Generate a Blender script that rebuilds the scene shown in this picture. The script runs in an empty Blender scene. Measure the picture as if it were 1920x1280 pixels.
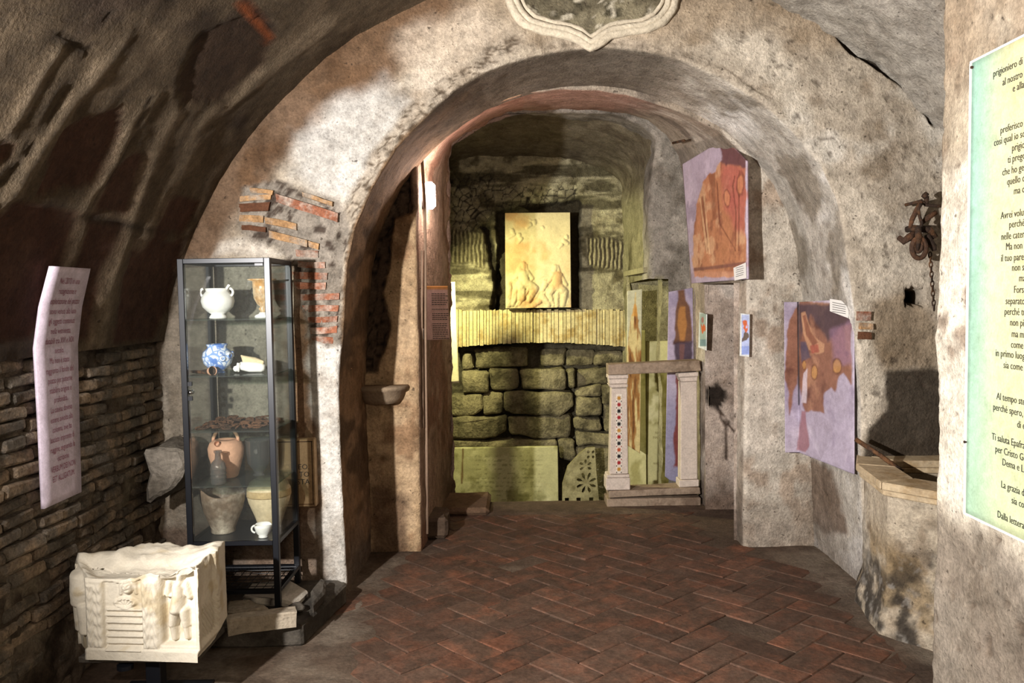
import bpy, bmesh, math, random
import numpy as np
from mathutils import Vector, Matrix

random.seed(7)
SC = bpy.context.scene
COL = SC.collection

# ---------------------------------------------------------------- camera
FPX, EYE = 1550.0, 1.46
PITCH, ROLL = math.radians(3.1), math.radians(0.9)
CF = np.array([0, math.cos(PITCH), -math.sin(PITCH)])
_U = np.array([0, math.sin(PITCH), math.cos(PITCH)])
_X = np.array([1.0, 0, 0])
CR = math.cos(ROLL) * _X - math.sin(ROLL) * _U
CU = math.cos(ROLL) * _U + math.sin(ROLL) * _X
CC = np.array([0, 0, EYE])
cam_d = bpy.data.cameras.new('camera')
cam_d.sensor_width = 36.0
cam_d.lens = 36.0 * FPX / 1920.0
cam_d.clip_start = 0.05
cam = bpy.data.objects.new('camera', cam_d)
COL.objects.link(cam)
M = Matrix.Identity(4)
for i in range(3):
    M[i][0], M[i][1], M[i][2], M[i][3] = CR[i], CU[i], -CF[i], CC[i]
cam.matrix_world = M
SC.camera = cam

# ---------------------------------------------------------------- world, lamps of the place, added fill lamp, exposure
SC.view_settings.view_transform = 'Standard'
SC.view_settings.look = 'None'
SC.view_settings.gamma = 1.0
SC.view_settings.use_curve_mapping = False
SC.view_settings.exposure = 0.0
try: SC.cycles.transparent_max_bounces = 48
except Exception: pass
W = bpy.data.worlds.new('cellar_ambient')
SC.world = W
W.use_nodes = True
W.node_tree.nodes['Background'].inputs[0].default_value = (1.0, 0.80, 0.62, 1)
W.node_tree.nodes['Background'].inputs[1].default_value = 0.075

def lamp(name, kind, loc, energy, color, radius=0.05, target=None, angle=90, blend=0.5):
    d = bpy.data.lights.new(name, kind)
    d.energy = energy
    d.color = color
    d.shadow_soft_size = radius
    o = bpy.data.objects.new(name, d)
    COL.objects.link(o)
    o.location = loc
    if kind == 'SPOT':
        d.spot_size = math.radians(angle)
        d.spot_blend = blend
    if target is not None:
        o.rotation_euler = (Vector(target) - Vector(loc)).to_track_quat('-Z', 'Y').to_euler()
    return o

lamp('spotlight_front', 'SPOT', (-1.57, 1.05, 1.58), 1180, (1.0, 0.955, 0.91), 0.035, (1.25, 4.0, 1.50), 116, 1.0)
lamp('spotlight_pit', 'SPOT', (-0.66, 6.35, 1.75), 150, (1.0, 0.95, 0.50), 0.03, (0.72, 7.3, 0.6), 130, 0.6)
lamp('fill_lamp', 'POINT', (0.0, -1.2, 1.95), 120, (1.0, 0.83, 0.66), 0.25)  # added warm fill light, unseen behind the camera

# ---------------------------------------------------------------- helpers
def lin(h):
    h = h.lstrip('#')
    out = []
    for i in (0, 2, 4):
        c = int(h[i:i + 2], 16) / 255.0
        out.append(c / 12.92 if c <= 0.04045 else ((c + 0.055) / 1.055) ** 2.4)
    return np.array(out)

def at(px, py, X=None, Y=None, Z=None, plane=None):
    """point of the place seen at photograph pixel (px, py) on a known surface"""
    d = CF + CR * (px - 960) / FPX - CU * (py - 640) / FPX
    if plane is not None:
        p0, n = np.array(plane[0], float), np.array(plane[1], float)
        t = ((p0 - CC) @ n) / (d @ n)
    elif X is not None: t = (X - CC[0]) / d[0]
    elif Y is not None: t = (Y - CC[1]) / d[1]
    else: t = (Z - CC[2]) / d[2]
    return CC + d * t

def proj(P):
    d = P - CC
    w = d @ CF
    w = np.where(np.abs(w) < 1e-3, 1e-3, w)
    return np.stack([960 + FPX * (d @ CR) / w, 640 - FPX * (d @ CU) / w], -1)

def _hash(ix, iy, iz, seed):
    n = (ix * 374761393 + iy * 668265263 + iz * 1440662683 + seed * 1274126177) & 0xffffffff
    n = ((n ^ (n >> 13)) * 1274126177) & 0xffffffff
    n = n ^ (n >> 16)
    return (n & 0xffff) / 65535.0

def vnoise(P, f, seed=0):
    Q = P * f + 100.0
    I = np.floor(Q).astype(np.int64)
    T = Q - I
    T = T * T * (3 - 2 * T)
    r = 0
    for a in (0, 1):
        for b in (0, 1):
            for c in (0, 1):
                w = (T[..., 0] if a else 1 - T[..., 0]) * (T[..., 1] if b else 1 - T[..., 1]) * (T[..., 2] if c else 1 - T[..., 2])
                r = r + w * _hash(I[..., 0] + a, I[..., 1] + b, I[..., 2] + c, seed)
    return r * 2 - 1

def fbm(P, f, o=4, seed=0, stretch=None):
    if stretch is not None: P = P * np.array(stretch)
    r, a, s = 0, 1.0, 0
    for k in range(o):
        r = r + a * vnoise(P, f * 2 ** k, seed + k * 17)
        s += a
        a *= 0.55
    return r / s * 1.35

def worley(P, f, seed=0):
    """distance to nearest and second nearest cell point: rubble"""
    Q = P * f + 50.0
    I = np.floor(Q).astype(np.int64)
    d1 = np.full(P.shape[:-1], 9.0)
    d2 = d1.copy()
    for a in (-1, 0, 1):
        for b in (-1, 0, 1):
            for c in (-1, 0, 1):
                J = I + np.array([a, b, c])
                q = np.stack([J[..., k] + _hash(J[..., 0], J[..., 1], J[..., 2], seed + 31 * k) for k in range(3)], -1)
                d = np.linalg.norm(Q - q, axis=-1)
                d2 = np.where(d < d1, d1, np.minimum(d2, d))
                d1 = np.minimum(d1, d)
    return d1, d2

def sst(a, b, x):
    t = np.clip((x - a) / (b - a), 0, 1)
    return t * t * (3 - 2 * t)

def sdpoly(q, poly):
    poly = np.array(poly, float)
    n = len(poly)
    dist = np.full(q.shape[:-1], 1e9)
    ins = np.zeros(q.shape[:-1], bool)
    for i in range(n):
        a, b = poly[i], poly[(i + 1) % n]
        ab = b - a
        t = np.clip(((q - a) @ ab) / (ab @ ab + 1e-9), 0, 1)
        dist = np.minimum(dist, np.linalg.norm(q - a - t[..., None] * ab, axis=-1))
        c = ((a[1] > q[..., 1]) != (b[1] > q[..., 1]))
        xx = (b[0] - a[0]) * (q[..., 1] - a[1]) / (b[1] - a[1] + 1e-12) + a[0]
        ins ^= c & (q[..., 0] < xx)
    return np.where(ins, -dist, dist)

def inside(q, P, poly, soft=6, wob=8, seed=3, wf=9.0):
    """soft mask 0..1 of an outlined patch, edge broken up by noise"""
    d = sdpoly(q, poly) + wob * fbm(P, wf, 4, seed)
    return 1 - sst(-soft, soft, d)

def nearline(q, P, pts, width, wob=5, seed=5, wf=9.0):
    pts = np.array(pts, float)
    d = np.full(q.shape[:-1], 1e9)
    for a, b in zip(pts[:-1], pts[1:]):
        ab = b - a
        t = np.clip(((q - a) @ ab) / (ab @ ab + 1e-9), 0, 1)
        d = np.minimum(d, np.linalg.norm(q - a - t[..., None] * ab, axis=-1))
    d = d + wob * fbm(P, wf, 3, seed)
    return 1 - sst(width * 0.4, width, d)

def mixc(c, new, m):
    m = np.clip(m, 0, 1)[..., None]
    return c * (1 - m) + np.asarray(new) * m

def resample(pts, n):
    pts = np.array(pts, float)
    s = np.r_[0, np.cumsum(np.linalg.norm(np.diff(pts, axis=0), axis=1))]
    t = np.linspace(0, s[-1], n)
    return np.stack([np.interp(t, s, pts[:, k]) for k in range(pts.shape[1])], -1)

def gnormals(P):
    du = np.gradient(P, axis=0)
    dv = np.gradient(P, axis=1)
    n = np.cross(du, dv)
    return n / (np.linalg.norm(n, axis=-1, keepdims=True) + 1e-12)

# ---------------------------------------------------------------- objects
def props(o, label=None, cat=None, group=None, kind=None):
    if label: o['label'] = label
    if cat: o['category'] = cat
    if group: o['group'] = group
    if kind: o['kind'] = kind
    return o

def link(name, me, mat=None, parent=None, smooth=False):
    o = bpy.data.objects.new(name, me)
    COL.objects.link(o)
    if mat is not None and not me.materials: me.materials.append(mat)
    if parent is not None: o.parent = parent
    if smooth:
        me.polygons.foreach_set('use_smooth', [True] * len(me.polygons))
    return o

def empty(name, loc=(0, 0, 0), rz=0.0):
    o = bpy.data.objects.new(name, None)
    o.empty_display_size = 0.05
    COL.objects.link(o)
    o.location = loc
    o.rotation_euler = (0, 0, rz)
    return o

def sheet(name, P, col=None, mat=None, parent=None, skip=None, closed=False, smooth=True, back=None):
    """grid surface (nu, nv, 3) with a colour for every vertex; back = thickness vector for a closed back"""
    nu, nv = P.shape[:2]
    idx = np.arange(nu * nv).reshape(nu, nv)
    a, b, c, d = idx[:-1, :-1], idx[1:, :-1], idx[1:, 1:], idx[:-1, 1:]
    F = np.stack([a, b, c, d], -1).reshape(-1, 4)
    if skip is not None:
        s = skip[:-1, :-1] & skip[1:, :-1] & skip[1:, 1:] & skip[:-1, 1:]
        F = F[~s.reshape(-1)]
    if closed:
        e = np.stack([idx[-1, :-1], idx[0, :-1], idx[0, 1:], idx[-1, 1:]], -1)
        F = np.concatenate([F, e])
    V = P.reshape(-1, 3)
    C = None if col is None else col.reshape(-1, 3)
    if back is not None:
        rim = np.concatenate([idx[:, 0], idx[-1, 1:], idx[-2::-1, -1], idx[0, -2:0:-1]])
        k, nV = len(rim), len(V)
        j = np.arange(k)
        F2 = np.stack([rim[(j + 1) % k], rim[j], nV + rim[j], nV + rim[(j + 1) % k]], -1)
        F = np.concatenate([F, F[:, ::-1] + nV, F2])
        if C is not None: C = np.concatenate([C, C])
        V = np.concatenate([V, V + np.array(back)])
    me = bpy.data.meshes.new(name)
    me.from_pydata(V.tolist(), [], F.tolist())
    if C is not None:
        at_ = me.color_attributes.new('Col', 'FLOAT_COLOR', 'POINT')
        at_.data.foreach_set('color', np.concatenate([C, np.ones((len(C), 1))], 1).astype(np.float32).ravel())
    me.update()
    return link(name, me, mat, parent, smooth)

class MB:
    """collects boxes, tubes, lathes and prisms; build() links them as ONE mesh object"""
    def __init__(self): self.v, self.f = [], []
    def add(self, v, f):
        k = len(self.v)
        self.v += [tuple(p) for p in v]
        self.f += [[i + k for i in q] for q in f]
        return self
    def box(self, c, s, rz=0.0, R=None):
        x, y, z = s[0] / 2, s[1] / 2, s[2] / 2
        R = R or Matrix.Rotation(rz, 3, 'Z')
        v = [R @ Vector((i * x, j * y, k * z)) + Vector(c) for k in (-1, 1) for i, j in ((-1, -1), (1, -1), (1, 1), (-1, 1))]
        return self.add(v, [(3, 2, 1, 0), (4, 5, 6, 7), (0, 1, 5, 4), (1, 2, 6, 5), (2, 3, 7, 6), (3, 0, 4, 7)])
    def span(self, a, b):
        return self.box([(a[i] + b[i]) / 2 for i in range(3)], [abs(b[i] - a[i]) for i in range(3)])
    def tube(self, pts, r, n=8, cap=True, closed=False):
        pts = [Vector(p) for p in pts]
        m = len(pts)
        rr = r if isinstance(r, (list, tuple)) else [r] * m
        v, f = [], []
        prev = None
        for i, p in enumerate(pts):
            a = pts[(i - 1) % m] if (closed or i > 0) else p
            b = pts[(i + 1) % m] if (closed or i < m - 1) else p
            t = (b - a).normalized()
            if prev is None:
                u = t.orthogonal().normalized()
            else:
                u = (prev - t * prev.dot(t)).normalized()
            prev = u
            w = t.cross(u)
            for k in range(n):
                an = 2 * math.pi * k / n
                v.append(p + (u * math.cos(an) + w * math.sin(an)) * rr[i])
        for i in range(m if closed else m - 1):
            j = (i + 1) % m
            for k in range(n):
                l = (k + 1) % n
                f.append((i * n + k, i * n + l, j * n + l, j * n + k))
        if cap and not closed:
            f.append(tuple(range(n - 1, -1, -1)))
            f.append(tuple((m - 1) * n + k for k in range(n)))
        return self.add(v, f)
    def lathe(self, prof, n=28, c=(0, 0, 0), warp=None):
        v, f = [], []
        for r, z in prof:
            for k in range(n):
                an = 2 * math.pi * k / n
                rr, zz = (r, z) if warp is None else warp(r, z, an)
                v.append((c[0] + rr * math.cos(an), c[1] + rr * math.sin(an), c[2] + zz))
        m = len(prof)
        for i in range(m - 1):
            for k in range(n):
                l = (k + 1) % n
                f.append((i * n + k, i * n + l, (i + 1) * n + l, (i + 1) * n + k))
        if prof[0][0] > 1e-4: f.append(tuple(range(n - 1, -1, -1)))
        if prof[-1][0] > 1e-4 and False: f.append(tuple((m - 1) * n + k for k in range(n)))
        return self.add(v, f)
    def prism(self, poly, d):
        """polygon of 3D points swept along vector d"""
        n = len(poly)
        v = [tuple(p) for p in poly] + [tuple(np.array(p) + np.array(d)) for p in poly]
        f = [tuple(range(n - 1, -1, -1)), tuple(range(n, 2 * n))]
        f += [(i, (i + 1) % n, n + (i + 1) % n, n + i) for i in range(n)]
        return self.add(v, f)
    def build(self, name, mat, parent=None, smooth=False, bevel=0.0, weld=True):
        me = bpy.data.meshes.new(name)
        me.from_pydata(self.v, [], self.f)
        bm = bmesh.new()
        bm.from_mesh(me)
        if weld: bmesh.ops.remove_doubles(bm, verts=bm.verts, dist=1e-6)
        bmesh.ops.recalc_face_normals(bm, faces=bm.faces)
        if bevel:
            bmesh.ops.bevel(bm, geom=[e for e in bm.edges if e.is_manifold and e.calc_face_angle(0) > 0.5], offset=bevel, segments=1, affect='EDGES')
        bm.to_mesh(me)
        bm.free()
        return link(name, me, mat, parent, smooth)

def roughen(o, amp, f, sub=0, seed=0):
    """worn, chipped edges: subdivide and push vertices about"""
    me = o.data
    bm = bmesh.new()
    bm.from_mesh(me)
    if sub: bmesh.ops.subdivide_edges(bm, edges=bm.edges[:], cuts=sub, use_grid_fill=True)
    P = np.array([v.co[:] for v in bm.verts])
    off = np.stack([fbm(P + 7.3 * k + seed, f, 3, seed + k) for k in range(3)], -1) * amp
    for v, d in zip(bm.verts, off): v.co += Vector(d)
    bm.to_mesh(me)
    bm.free()
    return o

# ---------------------------------------------------------------- materials
def nt(name):
    m = bpy.data.materials.new(name)
    m.use_nodes = True
    t = m.node_tree
    b = t.nodes['Principled BSDF']
    return m, t, b

def node(t, kind, **kw):
    n = t.nodes.new(kind)
    for k, v in kw.items():
        if k in n.inputs: n.inputs[k].default_value = v
        else: setattr(n, k, v)
    return n

def mixnode(t, fac, a, b, mode='MIX'):
    n = t.nodes.new('ShaderNodeMix')
    n.data_type = 'RGBA'
    n.blend_type = mode
    for s, v in ((0, fac), (6, a), (7, b)):
        if hasattr(v, 'is_linked') or hasattr(v, 'links'): t.links.new(v, n.inputs[s])
        elif s == 0: n.inputs[0].default_value = v
        else: n.inputs[s].default_value = (*v[:3], 1)
    return n.outputs[2]

def ramp(t, src, stops):
    r = t.nodes.new('ShaderNodeValToRGB')
    e = r.color_ramp.elements
    while len(e) < len(stops): e.new(0.5)
    for x, (p, c) in zip(e, stops):
        x.position = p
        x.color = (*c, 1) if len(c) == 3 else c
    t.links.new(src, r.inputs[0])
    return r.outputs[0]

def grey(v): return (v, v, v)

def mineral(name, color=None, vary=0.35, scale=14.0, pits=0.0, bump=0.5, fine=70.0, rough=0.9, second=None, patch=0.5,
            rand=0.0, dist=0.006, spec=0.2, blotch=0.0, dirt=None):
    """plaster, stone, brick: own colour (or the vertex colours), mottled by noise, with fine relief"""
    m, t, b = nt(name)
    tc = node(t, 'ShaderNodeTexCoord')
    co = tc.outputs['Object']
    if color is None:
        base = node(t, 'ShaderNodeAttribute', attribute_name='Col').outputs['Color']
    else:
        rgb = node(t, 'ShaderNodeRGB')
        rgb.outputs[0].default_value = (*lin(color), 1)
        base = rgb.outputs[0]
    oi = node(t, 'ShaderNodeObjectInfo')
    if rand:
        mp = node(t, 'ShaderNodeVectorMath', operation='ADD')
        t.links.new(co, mp.inputs[0])
        t.links.new(oi.outputs['Location'], mp.inputs[1])
        co = mp.outputs[0]
    def noise(sc, det=5.0, ro=0.6):
        n = node(t, 'ShaderNodeTexNoise', Scale=sc, Detail=det, Roughness=ro)
        t.links.new(co, n.inputs['Vector'])
        return n.outputs['Fac']
    if second is not None:
        k = ramp(t, noise(scale * 0.35, 6.0, 0.65), [(patch - 0.08, grey(0)), (patch + 0.08, grey(1))])
        base = mixnode(t, k, base, tuple(lin(second)))
    if blotch:
        bl = noise(scale * 0.22, 12.0, 0.72)
        base = mixnode(t, 1.0, base, ramp(t, bl, [(0.30, (1 - blotch, 1 - blotch * 1.1, 1 - blotch * 1.2)), (0.5, grey(1.0)), (0.72, (1 + blotch * .5, 1 + blotch * .5, 1 + blotch * .55))]), 'MULTIPLY')
    if dirt is not None:
        gp = node(t, 'ShaderNodeNewGeometry')
        nd = node(t, 'ShaderNodeTexNoise', Scale=2.6, Detail=12.0, Roughness=0.72)
        t.links.new(gp.outputs['Position'], nd.inputs['Vector'])
        base = mixnode(t, ramp(t, nd.outputs['Fac'], [(0.36, grey(0.10)), (0.62, grey(0.85))]), base, tuple(lin(dirt)))
    n1 = noise(scale, 10.0, 0.68)
    v1 = ramp(t, n1, [(0.25, grey(1 - vary)), (0.75, grey(1 + vary * 0.6))])
    base = mixnode(t, 1.0, base, v1, 'MULTIPLY')
    n2 = noise(fine, 4.0, 0.6)
    v2 = ramp(t, n2, [(0.3, grey(1 - vary * 0.55)), (0.7, grey(1 + vary * 0.35))])
    base = mixnode(t, 1.0, base, v2, 'MULTIPLY')
    if rand:
        r = ramp(t, oi.outputs['Random'], [(0.0, grey(1 - rand)), (1.0, grey(1 + rand))])
        base = mixnode(t, 1.0, base, r, 'MULTIPLY')
    hgt = n2
    if pits:
        pv = ramp(t, noise(scale * 2.3, 3.0, 0.5), [(0.27, grey(0)), (0.33, grey(1))])
        base = mixnode(t, pits, base, mixnode(t, pv, tuple(lin('#2a2019')), base))
    t.links.new(base, b.inputs['Base Color'])
    b.inputs['Roughness'].default_value = rough
    b.inputs['Specular IOR Level'].default_value = spec
    if bump:
        bp = node(t, 'ShaderNodeBump', Strength=bump, Distance=dist)
        t.links.new(hgt, bp.inputs['Height'])
        bp2 = node(t, 'ShaderNodeBump', Strength=bump * 0.8, Distance=dist * 2.5)
        t.links.new(n1, bp2.inputs['Height'])
        t.links.new(bp.outputs[0], bp2.inputs['Normal'])
        t.links.new(bp2.outputs[0], b.inputs['Normal'])
    return m

def plain(name, color, rough=0.5, metal=0.0, emit=0.0, spec=0.5, alpha=None):
    m, t, b = nt(name)
    b.inputs['Base Color'].default_value = (*lin(color), 1)
    b.inputs['Roughness'].default_value = rough
    b.inputs['Metallic'].default_value = metal
    b.inputs['Specular IOR Level'].default_value = spec
    if emit:
        b.inputs['Emission Color'].default_value = (*lin(color), 1)
        b.inputs['Emission Strength'].default_value = emit
    return m

def glassy(name, tint, refl=0.06, haze=0.04):
    """thin pane: mostly clear, a little reflection, a little dust"""
    m, t, b = nt(name)
    out = t.nodes['Material Output']
    tr = node(t, 'ShaderNodeBsdfTransparent')
    tr.inputs[0].default_value = (*lin(tint), 1)
    gl = node(t, 'ShaderNodeBsdfGlossy', Roughness=0.02)
    df = node(t, 'ShaderNodeBsdfDiffuse')
    df.inputs[0].default_value = (0.7, 0.72, 0.7, 1)
    lw = node(t, 'ShaderNodeLayerWeight', Blend=0.12)
    s1 = t.nodes.new('ShaderNodeMixShader')
    s2 = t.nodes.new('ShaderNodeMixShader')
    fr = ramp(t, lw.outputs['Fresnel'], [(0.0, grey(refl * 0.4)), (1.0, grey(0.6))])
    t.links.new(fr, s1.inputs[0])
    t.links.new(tr.outputs[0], s1.inputs[1])
    t.links.new(gl.outputs[0], s1.inputs[2])
    s2.inputs[0].default_value = haze
    t.links.new(s1.outputs[0], s2.inputs[1])
    t.links.new(df.outputs[0], s2.inputs[2])
    t.links.new(s2.outputs[0], out.inputs[0])
    return m

MAT = {}
MAT['plaster'] = mineral('old_plaster', None, 0.48, 18, 0.7, 0.9, 85, blotch=0.42, dist=0.008)
MAT['rubble'] = mineral('rubble_masonry', None, 0.5, 22, 0.4, 1.0, 90, dist=0.012, blotch=0.4)
MAT['floor'] = mineral('floor_mortar', None, 0.45, 14, 0, 0.6, 70, rough=0.8, blotch=0.4, dirt='#54453a')
MAT['vcol'] = mineral('painted_print', None, 0.24, 34, 0, 0.0, 150, rough=0.5, blotch=0.22)
MAT['marble'] = mineral('white_marble', '#e3dccd', 0.22, 18, 0.0, 0.35, 90, 0.6, spec=0.35)
# ================================================================ THE PLACE
Y1, Y1B, Y2, Y3, Y4 = 4.0, 4.66, 4.70, 6.0, 7.4          # arch wall, its back, inner arch, third arch, end wall
XL, XR, VC, VR = -1.72, 2.53, (0.405, 0.905), 2.12        # left wall, right wall, vault centre and radius

def structure(o, label, cat):
    return props(o, label, cat, kind='structure')

def varied(P, base, light, dark, f=3.0, seed=0):
    c = np.broadcast_to(lin(base), P.shape).copy()
    c = mixc(c, lin(light), sst(0.08, 0.42, fbm(P, f, 5, seed)))
    c = mixc(c, lin(dark), sst(0.12, 0.5, fbm(P, f * 1.3, 5, seed + 50)))
    return c

# ---------------------------------------------------------------- floor
def make_floor():
    xs = np.linspace(-2.2, 2.6, 150)
    ys = np.linspace(-1.5, 5.80, 180)
    P = np.stack(np.meshgrid(xs, ys, indexing='ij') + [np.zeros((150, 180))], -1)
    q = proj(P + np.array([0, 1e-6, 0]))
    c = varied(P, '#57473a', '#6e6052', '#40332a', 3.0, 11)
    # pale cement along the walls and worn grey streaks
    edge = np.maximum(1 - sst(0.02, 0.28, np.abs(P[..., 0] - (-0.80)) + 0.15 * fbm(P, 5, 3, 4)) , 1 - sst(0.0, 0.2, np.abs(P[..., 0] - 1.66) + 0.1 * fbm(P, 5, 3, 9)))
    edge = np.maximum(edge, (P[..., 0] < -0.72) * 1.0)
    c = mixc(c, lin('#8a8072'), edge * 0.75 * sst(-0.5, 0.3, fbm(P, 4, 4, 5)))
    P[..., 2] = 0.003 * fbm(P, 4, 4, 2) - 0.0035 + 0.007 * edge
    P[..., 2] += np.where(P[..., 1] > 5.45, 0.012, 0) * (P[..., 0] > -0.2)
    return structure(sheet('floor', P, c, MAT['floor']), 'worn brown floor of herringbone terracotta bricks', 'floor')

floor = make_floor()
MAT['floor_brick'] = mineral('terracotta_paver', '#754a36', 0.5, 16, 0, 0.6, 60, 0.72, second='#4c382c', patch=0.47, rand=0.22, dist=0.004, dirt='#57453a')

def brick_variant(name, size, amp, seed, sub=1, bevel=0.006):
    m = MB().box((0, 0, 0), size)
    o = m.build(name, None, None, False, bevel)
    roughen(o, amp, 9.0, sub, seed)
    me = o.data
    bpy.data.objects.remove(o)
    return me

pav = [brick_variant('brick', (0.275, 0.135, 0.03), 0.004, s, 0, 0.004) for s in range(8)]
for m_ in pav: m_.materials.append(MAT['floor_brick'])
W_ = 0.14
nb = 0
ca = math.cos(math.radians(43)); sa = math.sin(math.radians(43))
for i in range(-40, 60):
    for j in range(-40, 60):
        if (i - j) % 4: continue
        for (cx, cy, vert) in ((i + 1.0, j + 0.5, 0), (i + 0.5, j + 2.0, 1)):
            u, v = cx * W_, cy * W_
            x, y = 0.37 + u * ca - v * sa, 4.1 + u * sa + v * ca
            lo = -0.70 if y > 3.95 else -0.80 + 0.4 * (3.95 - y) * 0.6
            if y > 4.62: lo = -0.46
            hi = 1.56 if y < 4.62 else 1.22
            if y < 3.6: hi = 1.62
            if not (lo < x < hi and 2.95 < y < 5.6): continue
            if y > 4.9 and (x > 1.15 or x < -0.36): continue
            if random.random() < 0.06: continue
            me = pav[random.randrange(8)]
            b = bpy.data.objects.new('brick', me)
            COL.objects.link(b)
            b.parent = floor
            b.location = (x, y, -0.0135 + random.uniform(-0.002, 0.002))
            b.rotation_euler = (random.uniform(-.008, .008), random.uniform(-.008, .008), math.radians(43 + (90 if vert else 0)) + random.uniform(-.02, .02))
            nb += 1
print('floor bricks', nb)

# ---------------------------------------------------------------- vault
def make_vault():
    th = np.linspace(math.pi - 0.175, 0.02, 230)
    ys = np.linspace(-1.5, Y1 + 0.03, 210)
    A, Yg = np.meshgrid(th, ys, indexing='ij')
    P = np.stack([VC[0] + VR * np.cos(A), Yg, VC[1] + VR * np.sin(A)], -1)
    q = proj(np.where(P[..., 1:2] > 0.4, P, np.array([0, 0.4, 9.0])))
    c = varied(P, '#564939', '#6c5d4b', '#3c3026', 2.2, 21)
    h = 0.012 * fbm(P, 2.0, 5, 1) + 0.004 * fbm(P, 14, 3, 2)
    red = [[(112, 240), (235, 195), (215, 280), (180, 345), (70, 365), (90, 290)],
           [(205, 335), (240, 290), (280, 285), (268, 345), (238, 398), (165, 400)],
           [(-20, 395), (50, 372), (158, 408), (128, 560), (60, 640), (-20, 640)],
           [(165, 412), (245, 415), (205, 520), (170, 640), (130, 640), (140, 520)],
           [(262, 440), (345, 450), (320, 560), (290, 640), (215, 640), (235, 520)],
           [(312, 362), (372, 380), (345, 440), (290, 430)],
           [(380, 60), (450, 35), (525, 45), (500, 120), (430, 200), (350, 190), (335, 160)],
           [(0, 255), (20, 270), (10, 300), (-20, 310)]]
    for k, pl in enumerate(red):
        m = inside(q, P, pl, 4, 8, 30 + k, 9.0)
        c = mixc(c, lin('#4a2f25') if k != 6 else lin('#3c2c20'), 0.85 * m)
        h = h + 0.012 * m                                  # impressions of the lost shuttering
    for ln in ([(290, 178), (238, 245), (190, 350), (160, 402), (128, 520), (105, 640)], [(330, 215), (285, 290), (250, 400), (205, 520), (180, 640)], [(240, 60), (130, 200), (60, 300), (5, 390)],
               [(378, 228), (420, 200), (520, 120), (620, 40)], [(375, 235), (345, 300), (300, 400), (262, 460)], [(110, 90), (40, 200), (0, 260)]):
        m = nearline(q, P, ln, 17, 6, 66, 6.0)
        c = mixc(c, lin('#7c6d5a'), 0.65 * m)
        h = h - 0.006 * m                                  # mortar ridges between the boards
    c = mixc(c, lin('#8a4a26'), inside(q, P, [(445, 5), (470, 0), (520, 75), (505, 85), (470, 40)], 5, 8, 61))
    for ln in ([(100, 60), (255, 165), (290, 180), (378, 228)], [(15, 370), (160, 405), (345, 447)], [(462, 0), (520, 72)],
               [(0, 345), (60, 270), (150, 120), (215, 0)], [(175, 385), (225, 300), (285, 175)]):
        m = nearline(q, P, ln, 4, 2, 71)
        c = mixc(c, lin('#2a211a'), 0.7 * m)
        h = h + 0.006 * m
    # right haunch: bare grey concrete with big aggregate
    g = sst(1.0, 1.35, P[..., 0] + 0.1 * fbm(P, 4, 3, 8))
    c = mixc(c, lin('#a8a196'), g)
    d1, d2 = worley(P, 13.0, 3)
    h = h + g * (0.03 * fbm(P, 6, 4, 91) - 0.02 * (0.5 - d1))
    # a gap where the vault meets the arch wall
    n = gnormals(P)
    if np.mean(n[..., 2]) > 0: n = -n
    P = P - n * h[..., None]
    return structure(sheet('ceiling', P, c, MAT['plaster']), 'dark barrel vault of rough concrete with reddish shuttering marks', 'ceiling')

make_vault()

# ---------------------------------------------------------------- left wall, bricks one by one
def make_left():
    ys = np.linspace(-1.5, Y1 + 0.03, 260)
    zs = np.linspace(-0.03, 1.31, 80)
    Yg, Zg = np.meshgrid(ys, zs, indexing='ij')
    P = np.stack([np.full_like(Yg, XL - 0.016), Yg, Zg], -1)
    c = varied(P, '#75685a', '#958875', '#4a3e33', 6, 33)
    P[..., 0] += 0.03 * fbm(P, 9, 4, 5) + 0.05 * sst(0.5, 0.0, Zg) * fbm(P, 4, 3, 77)
    o = structure(sheet('wall_left', P, c, MAT['rubble']), 'low rough wall of thin weathered bricks under the vault', 'wall')
    MAT['old_brick'] = mineral('weathered_brick', '#a38e77', 0.55, 22, 0.4, 1.0, 80, 0.95, second='#7a7166', patch=0.48, rand=0.34, dist=0.014, blotch=.4)
    var = [brick_variant('brick', (0.05, s, 0.041), 0.011, k, 2, 0.007) for k, s in enumerate((0.2, 0.15, 0.11, 0.22, 0.17, 0.13, 0.19, 0.09))]
    for m_ in var: m_.materials.append(MAT['old_brick'])
    wid = (0.2, 0.15, 0.11, 0.22, 0.17, 0.13, 0.19, 0.09)
    z = 0.03
    rnd = random.Random(3)
    while z < 1.26:
        y = 2.40 + rnd.uniform(0, 0.15)
        while y < Y1 - 0.08:
            k = rnd.randrange(8)
            if rnd.random() > (0.16 if z < 0.45 else 0.05):
                b = bpy.data.objects.new('brick', var[k])
                COL.objects.link(b)
                b.parent = o
                b.location = (XL - 0.012 + rnd.uniform(-0.014, 0.012), y + wid[k] / 2, z + rnd.uniform(-.004, .004) + 0.01 * math.sin(y * 3))
                b.rotation_euler = (rnd.uniform(-.05, .05), rnd.uniform(-.15, .15), rnd.uniform(-.06, .06))
            y += wid[k] + rnd.uniform(0.006, 0.02)
        z += 0.0525
    return o

make_left()

# ---------------------------------------------------------------- arches
def curve_at(px, Y, foot_l=None, foot_r=None):
    return np.array([at(x, y, Y=Y) for x, y in px])

def three(left, arch, right, n):
    return np.concatenate([resample(left, n[0] + 1)[:-1], resample(arch, n[1]), resample(right, n[2] + 1)[1:]])

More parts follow.
